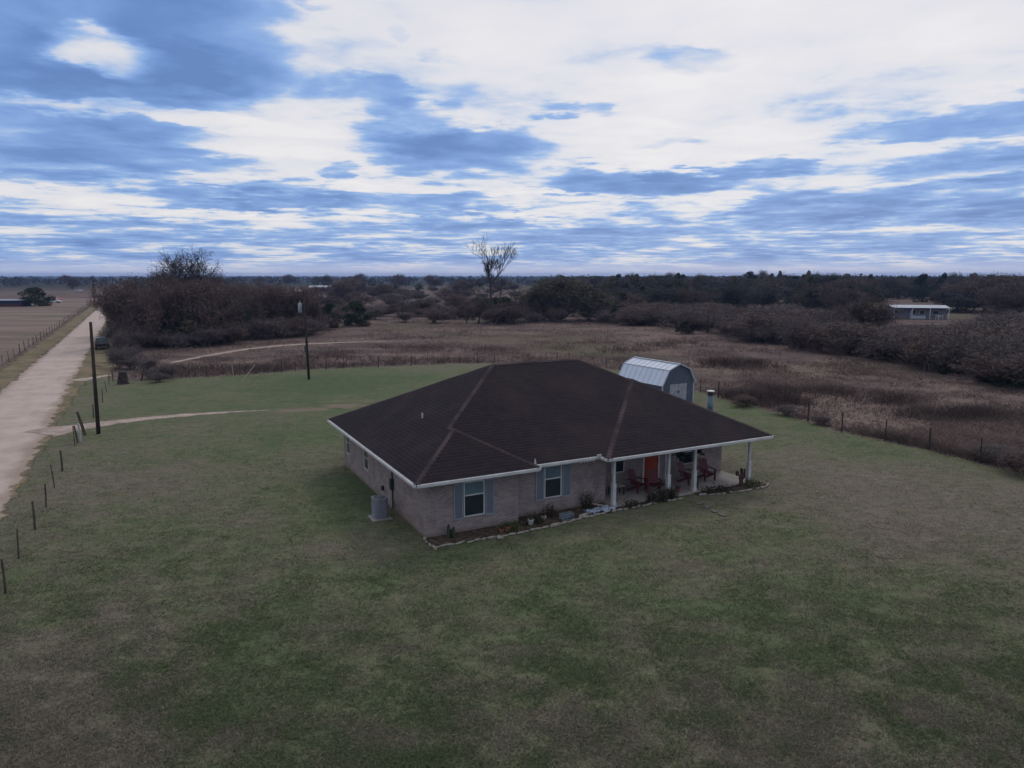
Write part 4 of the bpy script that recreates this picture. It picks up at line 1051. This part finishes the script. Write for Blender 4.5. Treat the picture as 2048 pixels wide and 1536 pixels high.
thick = [bare_tree(50 + k, 1.1, .04, 4, .6, .5, (2, 2, 2), .009, 5000, stems=12, cols=[GREY, BRN, GREY][k], lsz=.028) for k in range(3)]
ever = [evergreen(60, 7, 7, 30, 9000, conic=.25, size=.17), evergreen(61, 7, 5, 26, 8000, conic=.55, size=.16), evergreen(62, 7.5, 9, 38, 11000, conic=.1, size=.18), evergreen(63, 6, 5, 26, 8000, conic=.1, cols=OLV, size=.16)]
def vtree(kind, mesh, loc, H, wscale, label, group, seed=0, cat='tree', parts=True):
    t_, c_, h0, w0 = mesh; e = empty(kind, (*loc, 0), random.uniform(0, 6.28)); s = H / h0; e.scale = (s * wscale, s * wscale, s)
    link('trunk', t_, e); link('crown', c_, e)
    return tag(e, label, cat, group)
def Htop(loc, ty):
    "height of something at loc whose top is seen at row ty"
    d = ray(1024, ty); return CH + math.hypot(0, loc[1]) * d[2] / d[1]
def place(px, by_, ty, wpx, kind, mesh, label, group=None, cat='tree'):
    loc = G(px, by_); H = max(1.0, Htop(loc, ty)); width = wpx * math.hypot(*loc) / CF
    s = H / mesh[2]; ws = width / 2 / (mesh[3] * s)
    return vtree(kind, mesh, loc, H, max(.45, min(2.2, ws)), label, group, cat=cat)

# the thicket left of the house
L1 = 'bare brown tree packed in the tall thicket beside the gravel road'; G1 = 'trees of the thicket by the road'
rt = random.Random(21)
for (px, by_, ty, wd) in [(262, 690, 566, 80), (290, 694, 552, 90), (325, 690, 548, 95), (365, 688, 545, 95), (400, 688, 547, 90), (440, 686, 556, 90), (300, 676, 545, 100), (350, 670, 544, 100), (420, 670, 548, 100), (465, 676, 560, 80), (250, 672, 590, 60), (330, 650, 545, 110), (390, 652, 543, 110), (450, 655, 552, 90), (275, 650, 550, 90)]:
    place(px, by_, ty + rt.uniform(-3, 5), wd, 'bare_tree', bare[rt.randrange(5)], L1, G1)
L2 = 'reddish brown bare tree in the lower right part of the thicket'; G2 = 'brown trees at the right end of the thicket'
for (px, by_, ty, wd) in [(490, 672, 560, 75), (520, 670, 562, 75), (550, 668, 563, 75), (580, 668, 566, 70), (608, 664, 575, 60), (505, 655, 557, 80), (560, 650, 558, 90), (600, 648, 566, 70)]:
    place(px, by_, ty + rt.uniform(-3, 5), wd, 'bare_tree', bare[3 + rt.randrange(2)], L2, G2)
L3 = 'dark leafy evergreen low in the thicket beside the gravel road'; G3 = 'evergreens within the thicket'
for (px, by_, ty, wd) in [(345, 691, 620, 80), (400, 690, 600, 80), (430, 687, 625, 80), (385, 693, 640, 70), (480, 676, 610, 60), (300, 692, 610, 60), (330, 684, 585, 70)]:
    place(px, by_, ty, wd, 'evergreen_tree', ever[rt.choice((0, 2, 3))], L3, G3)
place(396, 662, 487, 150, 'bare_tree', bigbare, 'large leafless tree whose broad crown rises above the thicket into the sky')
place(322, 668, 530, 70, 'bare_tree', bare[1], 'slim leafless tree rising just above the thicket left of the big crown')
for k, (px, by_, ty, wd) in enumerate([(244, 706, 655, 30), (256, 700, 640, 44), (240, 680, 625, 30), (268, 702, 655, 50)]):
    place(px, by_, ty, wd, 'thicket_shrub', thick[k % 3], 'grey brown shrub at the roadside foot of the thicket', 'shrubs at the roadside foot of the thicket', 'shrub')
# the tall V tree: two leaders, sparse
def tall_tree():
    rs = np.random.RandomState(77); out = [[] for _ in range(6)]
    out[0].append((np.array([0, 0, 0.]), np.array([.1, 0, 4.2]), .34, .28)); out[0].append((np.array([.1, 0, 4.2]), np.array([-.1, 0, 8.2]), .28, .22))
    p = np.array([-.1, 0, 8.2])
    lead = [((-.14, .0, 1), 3.4, .20), ((.45, .1, .9), 3.6, .19), ((-.5, .1, .8), 2.0, .10), ((.2, -.4, .8), 2.2, .09)]
    for d, L, r in lead:
        d = np.array(d, float); d /= np.linalg.norm(d); grow(rs, p, d, L, r, 1, 5, out, .8, .44, (0, 2, 3, 2, 2), .026)
    for z in (3.5, 5, 6.3, 7.4):
        for k in range(3):
            a = rs.uniform(0, 6.28); d = np.array([math.cos(a), math.sin(a), .5]); d /= np.linalg.norm(d); grow(rs, np.array([0, 0, z]), d, 1.7, .05, 2, 5, out, .4, .6, (0, 0, 3, 2, 2), .022)
    big = [s for l in out[:2] for s in l]; rest = [s for l in out[2:] for s in l]
    b = segs_mesh(big, 6, cmix(rs, len(big), DKG, .1)); r_ = segs_mesh(rest, 3, cmix(rs, len(rest), [(.045, .042, .042)], .2))
    return (npmesh('trunk', *b[:2], M['twig'], b[2]), npmesh('crown', *r_[:2], M['twig'], r_[2]), float(r_[0][:, 2].max()), float(np.percentile(np.abs(r_[0][:, 0]), 97)))
tl = tall_tree(); o = place(982, 646, 464, 84, 'bare_tree', tl, 'tallest leafless tree with two forking leaders standing against the sky above the house'); o.rotation_euler = (0, 0, 0)
place(1118, 640, 545, 150, 'bare_tree', olive, 'broad olive brown tree with a dense rounded crown right of the tallest tree')
place(1085, 642, 575, 90, 'bare_tree', bare[2], 'smaller bare tree standing between the tallest tree and the olive brown one')
for k, (px, by_, ty, wd, mi, lb) in enumerate([(660, 655, 604, 60, 0, 'dark evergreen nearest the transformer pole in the middle distance'), (712, 652, 600, 66, 2, 'dark spreading evergreen at the right of the pair beyond the transformer pole'), (1002, 643, 592, 95, 2, 'dark evergreen at the foot of the tallest tree'), (1243, 628, 583, 52, 0, 'dark rounded evergreen standing alone right of the olive brown tree'),
                                    (1292, 607, 577, 30, 1, 'small dark conical evergreen behind the lone rounded one'), (1335, 612, 575, 52, 0, 'dark evergreen before the woods above the shed'), (1500, 606, 565, 46, 1, 'green conical evergreen against the woods right of the brush pole'), (70, 612, 573, 58, 2, 'rounded dark tree beside the long blue shed at far left'),
                                    (790, 588, 569, 24, 0, 'small dark evergreen in the far field left of centre'), (838, 587, 566, 30, 3, 'small dull green tree in the far field near the centre')]):
    place(px, by_, ty, wd, 'evergreen_tree', ever[mi], lb)
for k, (px, by_, ty, wd, lb) in enumerate([(648, 575, 545, 26, 'leafless tree poking above the horizon behind the transformer pole'), (724, 577, 545, 34, 'leafless tree on the skyline right of the transformer pole'), (795, 577, 545, 36, 'leafless rounded tree on the skyline midway to the tallest tree'), (857, 577, 547, 22, 'small thin leafless tree on the skyline left of the tallest tree'), (1522, 582, 536, 34, 'crooked leafless tree standing highest above the right woods'), (1700, 680, 578, 110, 'wide spreading bare tree in the brush left of the mobile home')]):
    place(px, by_, ty, wd, 'bare_tree', bare[k % 5], lb)
for k, (px, by_, ty, wd) in enumerate([(560, 562, 553, 0, ), ][:0]): pass
for (px, by_, ty, wd) in [(958, 647, 598, 62), (1022, 648, 600, 60), (985, 650, 612, 50), (935, 646, 606, 46), (1045, 646, 592, 56)]:
    place(px, by_, ty, wd, 'bare_tree', (bare + bareG)[rt.randrange(7)], 'low brown bare tree in the scrub around the foot of the tallest tree', 'low trees around the tallest tree')
# scrub of the middle distance
L4 = 'brown leafless shrub in the scrub beyond the brown field, centre'; G4 = 'scrub shrubs beyond the field'
for k in range(110):
    px = rt.uniform(630, 1220); by_ = rt.uniform(582, 647); place(px, by_, by_ - rt.uniform(10, 22) - (by_ - 582) * .18, rt.uniform(34, 70), 'scrub_shrub', thick[rt.randrange(3)], L4, G4, 'shrub')
L4b = 'low dark evergreen bush in the scrub beyond the brown field'; G4b = 'evergreen bushes in the scrub'
for k in range(12):
    px = rt.uniform(640, 1330); by_ = rt.uniform(604, 640); place(px, by_, by_ - rt.uniform(10, 20), rt.uniform(20, 36), 'evergreen_bush', ever[rt.randrange(4)], L4b, G4b, 'bush')
L10 = 'brown leafless tree standing among the scrub beyond the brown field'; G10 = 'bare trees in the central scrub'
for k in range(30):
    px = rt.uniform(620, 1230); by_ = rt.uniform(578, 636); place(px, by_, max(553, by_ - rt.uniform(24, 44)), rt.uniform(36, 70), 'bare_tree', bare[rt.randrange(5)], L10, G10)
for k, (px, by_, ty, wd) in enumerate([(248, 694, 640, 60), (300, 697, 655, 70), (350, 696, 652, 70), (410, 694, 648, 80), (455, 688, 640, 70), (495, 680, 630, 70), (530, 678, 628, 70), (565, 674, 626, 70), (600, 672, 626, 70), (625, 668, 628, 50), (640, 660, 625, 50)]):
    place(px, by_, ty, wd, 'thicket_shrub', thick[k % 3], 'brown twiggy shrub in the undergrowth along the front of the thicket', 'undergrowth shrubs in front of the thicket', 'shrub')
# right woods: rows of individual trees
L5 = 'bare brown tree in the wooded belt behind the scrub, right of centre'; G5 = 'bare trees of the right woods'
L6 = 'dark evergreen tree in the wooded belt at right'; G6 = 'evergreens of the right woods'
for k in range(88):
    px = rt.uniform(1180, 2140); by_ = rt.uniform(588, 630) + max(0, (px - 1900)) * .03
    if 1750 < px < 1905 and by_ > 598: by_ = rt.uniform(588, 598)
    ty = rt.uniform(547, 556) if by_ < 612 else rt.uniform(558, 585)
    place(px, by_, ty, rt.uniform(50, 84), 'bare_tree', bareG[rt.randrange(2)] if rt.random() < .6 else bare[rt.randrange(5)], L5, G5)
for k in range(54):
    px = rt.uniform(1200, 2120); by_ = rt.uniform(588, 628)
    if 1750 < px < 1905 and by_ > 598: by_ = rt.uniform(588, 598)
    place(px, by_, rt.uniform(560, 582) if rt.random() < .75 else 551, rt.uniform(36, 66), 'evergreen_tree', ever[rt.randrange(4)], L6, G6)
for k in range(44):
    px = rt.uniform(1190, 2130); by_ = rt.uniform(592, 606)
    place(px, by_, rt.uniform(540, 550), rt.uniform(26, 52), 'bare_tree', (ever[3], bareG[k % 2], olive, ever[0])[k % 4], 'taller dark tree whose crown breaks the skyline of the right woods', 'skyline trees of the right woods')
for k in range(12):
    px = rt.uniform(20, 1180); by_ = rt.uniform(572, 579)
    place(px, by_, rt.uniform(546, 551), rt.uniform(20, 34), 'bare_tree', bare[rt.randrange(5)], 'small leafless tree on the far skyline between the road and the tallest tree', 'far skyline trees')
for k in range(26):
    px = rt.uniform(1190, 1720); by_ = rt.uniform(606, 652)
    place(px, by_, by_ - rt.uniform(14, 34), rt.uniform(24, 52), 'evergreen_bush', ever[rt.randrange(4)], 'dark green bush among the brown brush above the shed, before the right woods', 'evergreen bushes above the shed', 'bush')
L7 = 'tall leafless tree at the right edge of the woods behind the mobile home'; G7 = 'trees right of the mobile home'
for (px, by_, ty, wd) in [(1925, 622, 552, 80), (1965, 625, 552, 80), (2010, 622, 545, 90), (2050, 628, 540, 90), (2090, 630, 545, 100), (1940, 612, 556, 70), (2030, 640, 560, 90), (1985, 640, 575, 70), (1690, 618, 552, 90), (1650, 612, 556, 80)]:
    place(px, by_, ty, wd, 'bare_tree', bare[rt.randrange(5)], 'tall bare tree beside the clearing of the mobile home', 'tall bare trees around the clearing')
# grey brush belt
L8 = 'grey leafless thicket shrub in the brush belt below the mobile home'; G8 = 'grey brush belt shrubs'
for k in range(225):
    t = rt.random(); px = 1200 + t * 930; far = rt.random()
    lo = 652 + max(0, px - 1330) * .175; hi = 626 + max(0, px - 1330) * .055
    by_ = hi + (lo - hi) * far
    if (1740 < px < 2060 and by_ < 668) or (1610 < px < 1690 and by_ < 648): continue
    ty = by_ - rt.uniform(22, 38) * (1 + t * 1.9) * (.7 + .4 * far)
    place(px, by_, max(ty, 600 if not (1740 < px < 1925) else 646), rt.uniform(45, 80) * (1 + t * .6), 'thicket_shrub', thick[rt.randrange(3)], L8, G8, 'shrub')
L9 = 'dark green bush tucked in the grey brush belt'; G9 = 'green bushes in the brush belt'
for (px, by_, ty, wd) in [(1370, 668, 640, 40), (1460, 640, 612, 40), (1720, 712, 680, 50), (1990, 765, 725, 90), (2040, 775, 730, 110), (1900, 748, 722, 50), (1560, 640, 615, 46)]:
    place(px, by_, ty, wd, 'evergreen_bush', ever[rt.randrange(4)], L9, G9, 'bush')
# shrubs hugging the lawn fence
for k, (px, by_, ty, wd, lb) in enumerate([(1985, 925, 882, 120, 'dark leafless shrub on the fence line at the right edge of the lawn'), (2050, 950, 895, 110, 'dark twiggy shrub at the far right end of the fence line'), (1640, 850, 826, 60, 'small grey shrub on the fence line right of the flue'), (1575, 832, 806, 60, 'dark low shrub by the fence just right of the roof'), (1490, 812, 784, 80, 'low dark shrub by the fence behind the flue'),
                                       (1250, 790, 760, 60, 'low brown shrub behind the shed'), (318, 764, 740, 34, 'grey leafless shrub just right of the leaning corner post')]):
    place(px, by_, ty, wd, 'fence_shrub', thick[k % 3], lb, None, 'shrub')
for k, (px, by_, ty, wd) in enumerate([(236, 738, 690, 44), (268, 738, 700, 44), (296, 742, 712, 40), (310, 758, 728, 36), (335, 756, 726, 34), (252, 722, 680, 44)]):
    place(px, by_, ty, wd, 'thicket_shrub', thick[(0, 2)[k % 2]], 'pale grey leafless shrub in the cluster around the leaning corner post', 'grey shrubs around the corner post', 'shrub')
# stump
s_ = MB(); s_.tube([(0, 0, 0), (0, 0, .25), (.03, .02, .8), (.05, 0, 1.25)], [.62, .50, .44, .36], 11); o = s_.build('tree_stump', M['bark']); o.location = (*G(246, 768), 0)
tag(o, 'squat dark tree stump at the back left corner of the lawn', 'tree stump')
# trees behind and beside the viewpoint's left and right, a few beyond the frame edges
for k, (x, y, H) in enumerate([(-230, 270, 9), (-250, 330, 10), (120, 120, 7), (150, 150, 9)]):
    pass

# ------------------------------------------------------------------ distant woods as one mass
def distant(name, n, seed, pxr, byr, power, hrange):
    rs = np.random.RandomState(seed); parts = []
    px = rs.uniform(*pxr, n); u = rs.rand(n) ** power; by_ = byr[0] + (byr[1] - byr[0]) * u
    Cs = []; Ts = []; Sz = []
    for k in range(n):
        x, y = G(px[k], by_[k]); D0 = math.hypot(x, y); H = rs.uniform(*hrange) * (1 if D0 < 900 else .95); Wd = H * rs.uniform(.8, 1.5) * (1 if D0 < 900 else 1.6)
        m_ = int(110 if D0 < 500 else (60 if D0 < 1000 else 34)); q_ = rs.normal(size=(m_, 3)); q_ /= np.linalg.norm(q_, axis=1)[:, None]; q_ *= rs.uniform(.5, 1, (m_, 1)) ** .5
        c = np.array([x, y, H * .52]) + q_ * np.array([Wd / 2, Wd / 2, H * .5])
        base = np.array([(.060, .046, .042), (.050, .044, .040), (.028, .036, .022), (.040, .042, .028), (.070, .050, .042)][rs.randint(5)])
        Cs.append(c); Ts.append(base * rs.uniform(.7, 1.3, (m_, 1))); Sz.append(np.full(m_, (.9 if D0 < 500 else (1.4 if D0 < 1000 else 2.6))))
    C = np.concatenate(Cs); T = np.concatenate(Ts); S_ = np.concatenate(Sz); 
    V, F, TT = quads(C, S_, rs, T, .2, 1.1)
    return tag(link(name, npmesh(name, V, F, M['leaf'], TT)), 'mass of brown and dark green woods filling the far distance below the horizon', 'woods', None, 'stuff')
def merge_into(a, b):
    pass
distant('distant_woods', 900, 5, (1120, 2500), (555, 592), .9, (7.5, 11.2))
o = distant('distant_woods', 420, 6, (-500, 1190), (554.5, 574), .9, (6.5, 9.6)); o['label'] = 'mass of low brown woods along the far left and central horizon'
o = distant('distant_woods', 700, 8, (-700, 2700), (552.6, 556.2), 1.0, (7.0, 9.4)); o['label'] = 'faint blue line of the farthest woods on the horizon'

# ------------------------------------------------------------------ grass
rs = np.random.RandomState(99)
# rough dry grass of the brown field
N = 150000
px = rs.uniform(200, 2100, N); by_ = 640 + (955 - 640) * rs.rand(N) ** 1.1
c, s = math.cos(CP), math.sin(CP); a_ = (px - 1024) / CF; b_ = -(by_ - 768) / CF; k_ = -CH / (-s + b_ * c); x = a_ * k_; y = (c + b_ * s) * k_
sd = inside_sd(x, y); roff = x * ROADN[0] + y * ROADN[1]
dens = fbm(x, y, 6)
pth = [G(*p) for p in ((330, 728), (400, 714), (480, 700), (570, 690), (700, 684), (850, 681))]
pd_ = np.full(N, 1e9)
for (x0, y0), (x1, y1) in zip(pth[:-1], pth[1:]):
    t_ = np.clip(((x - x0) * (x1 - x0) + (y - y0) * (y1 - y0)) / ((x1 - x0) ** 2 + (y1 - y0) ** 2), 0, 1); pd_ = np.minimum(pd_, np.hypot(x - x0 - t_ * (x1 - x0), y - y0 - t_ * (y1 - y0)))
weeds = np.zeros(N)
for (qx, qy, rr, ry) in ((1530, 800, 7, 3), (1620, 790, 8, 3.5), (1740, 800, 6, 3), (1200, 700, 9, 5), (900, 700, 14, 4), (760, 720, 10, 3), (1480, 730, 9, 5), (1900, 830, 6, 3), (450, 740, 9, 3), (1350, 690, 8, 4)):
    cx, cy = G(qx, qy); weeds = np.maximum(weeds, np.exp(-((x - cx) ** 2 / rr ** 2 + (y - cy) ** 2 / ry ** 2)))
ok = (sd < -.1) & (roff > -1.5) & (pd_ > 1.3 + (fbm(x, y, 2) - .5) * 2) & (rs.rand(N) < .35 + 2.2 * (dens - .38))
x, y, sd, dens, weeds = x[ok], y[ok], sd[ok], dens[ok], weeds[ok]; n = len(x); weeds = np.clip((weeds * (.6 + fbm(x, y, 4)) - .3) * 2, 0, 1)
nearf = (sd > -2.2) & (x < -2)
hh = .16 + .5 * np.clip(dens - .35, 0, .5) + .35 * nearf + .35 * weeds
parts = []
tone = fbm(x + 90, y, 9)
for r in range(3):
    C = np.stack([x + rs.normal(0, .22, n), y + rs.normal(0, .22, n), np.zeros(n)], 1)
    t1 = cmix(rs, n, [(.175, .128, .114), (.13, .096, .088), (.215, .165, .14), (.11, .082, .078)], .25); t1 = t1 * (.45 + 1.5 * np.clip(tone - .2, 0, .6))[:, None] * (1 - .5 * weeds)[:, None]
    t1[nearf] *= .62; t1[(sd > -1.6) & ~nearf] *= .8
    parts.append(blades(C, hh, .05, rs, t1, 1.0))
V, F, T = join(parts)
tag(link('dry_grass', npmesh('dry_grass', V, F, M['blade'], T)), 'rough dry brown grass and weeds covering the field beyond the lawn fence', 'grass', None, 'stuff')
# short lawn tufts
N = 330000
px = rs.uniform(-60, 2110, N); by_ = 830 + (1560 - 830) * rs.rand(N) ** .85
a_ = (px - 1024) / CF; b_ = -(by_ - 768) / CF; k_ = -CH / (-s + b_ * c); x = a_ * k_; y = (c + b_ * s) * k_
sd = inside_sd(x, y)
# keep clear of the house, porch and beds
du = (x - HB[0]) * math.cos(HY) + (y - HB[1]) * math.sin(HY); dv = -(x - HB[0]) * math.sin(HY) + (y - HB[1]) * math.cos(HY)
ok = (sd > .2) & ~((du > .45) & (du < 19.3) & (dv > -1.05) & (dv < 13.7)) & (bareness(x, y) < .35) & (rs.rand(N) < .30 + 1.6 * (fbm(x, y * 1.3, .9) - .3))
x, y = x[ok], y[ok]; n = len(x); g = greenness_shade(x, y) + (vnoise(x, y, .8) - .5) * .8
parts = []
gc = np.array([(.108, .140, .070), (.138, .155, .086), (.086, .120, .060)]); bc = np.array([(.185, .16, .125), (.155, .138, .105), (.25, .22, .175)])
for r in range(2):
    C = np.stack([x + rs.normal(0, .05, n), y + rs.normal(0, .05, n), np.full(n, .012)], 1)
    isg = (g + rs.normal(0, .22, n)) > .48
    t1 = np.where(isg[:, None], gc[rs.randint(3, size=n)], bc[rs.randint(3, size=n)]) * rs.uniform(.8, 1.25, (n, 1))
    parts.append(blades(C, np.where(isg, .05, .04), .026, rs, t1, 1.1))
V, F, T = join(parts)
tag(link('grass', npmesh('grass', V, F, M['blade'], T)), 'short patchy winter grass of the lawn around the house', 'grass', None, 'stuff')

# ------------------------------------------------------------------ air
HAZE = 1.5e-4
if HAZE:
    hz_ = MB(); hz_.box(-7000, 7000, -7000, 7000, -1.0, 26.0); o = hz_.build('haze', M['white'])
    hm = bpy.data.materials.new('haze_air'); hm.use_nodes = True; t = NT(hm.node_tree)
    pv = t.n('ShaderNodeVolumePrincipled'); pv.inputs['Color'].default_value = (.35, .55, 1.0, 1); pv.inputs['Density'].default_value = HAZE
    mo = t.n('ShaderNodeOutputMaterial'); t.l(pv.outputs[0], mo.inputs['Volume'])
    o.data.materials.clear(); o.data.materials.append(hm); tag(o, 'thin bluish air haze over the far land', 'haze', None, 'stuff')
    scene.cycles.volume_bounces = 0
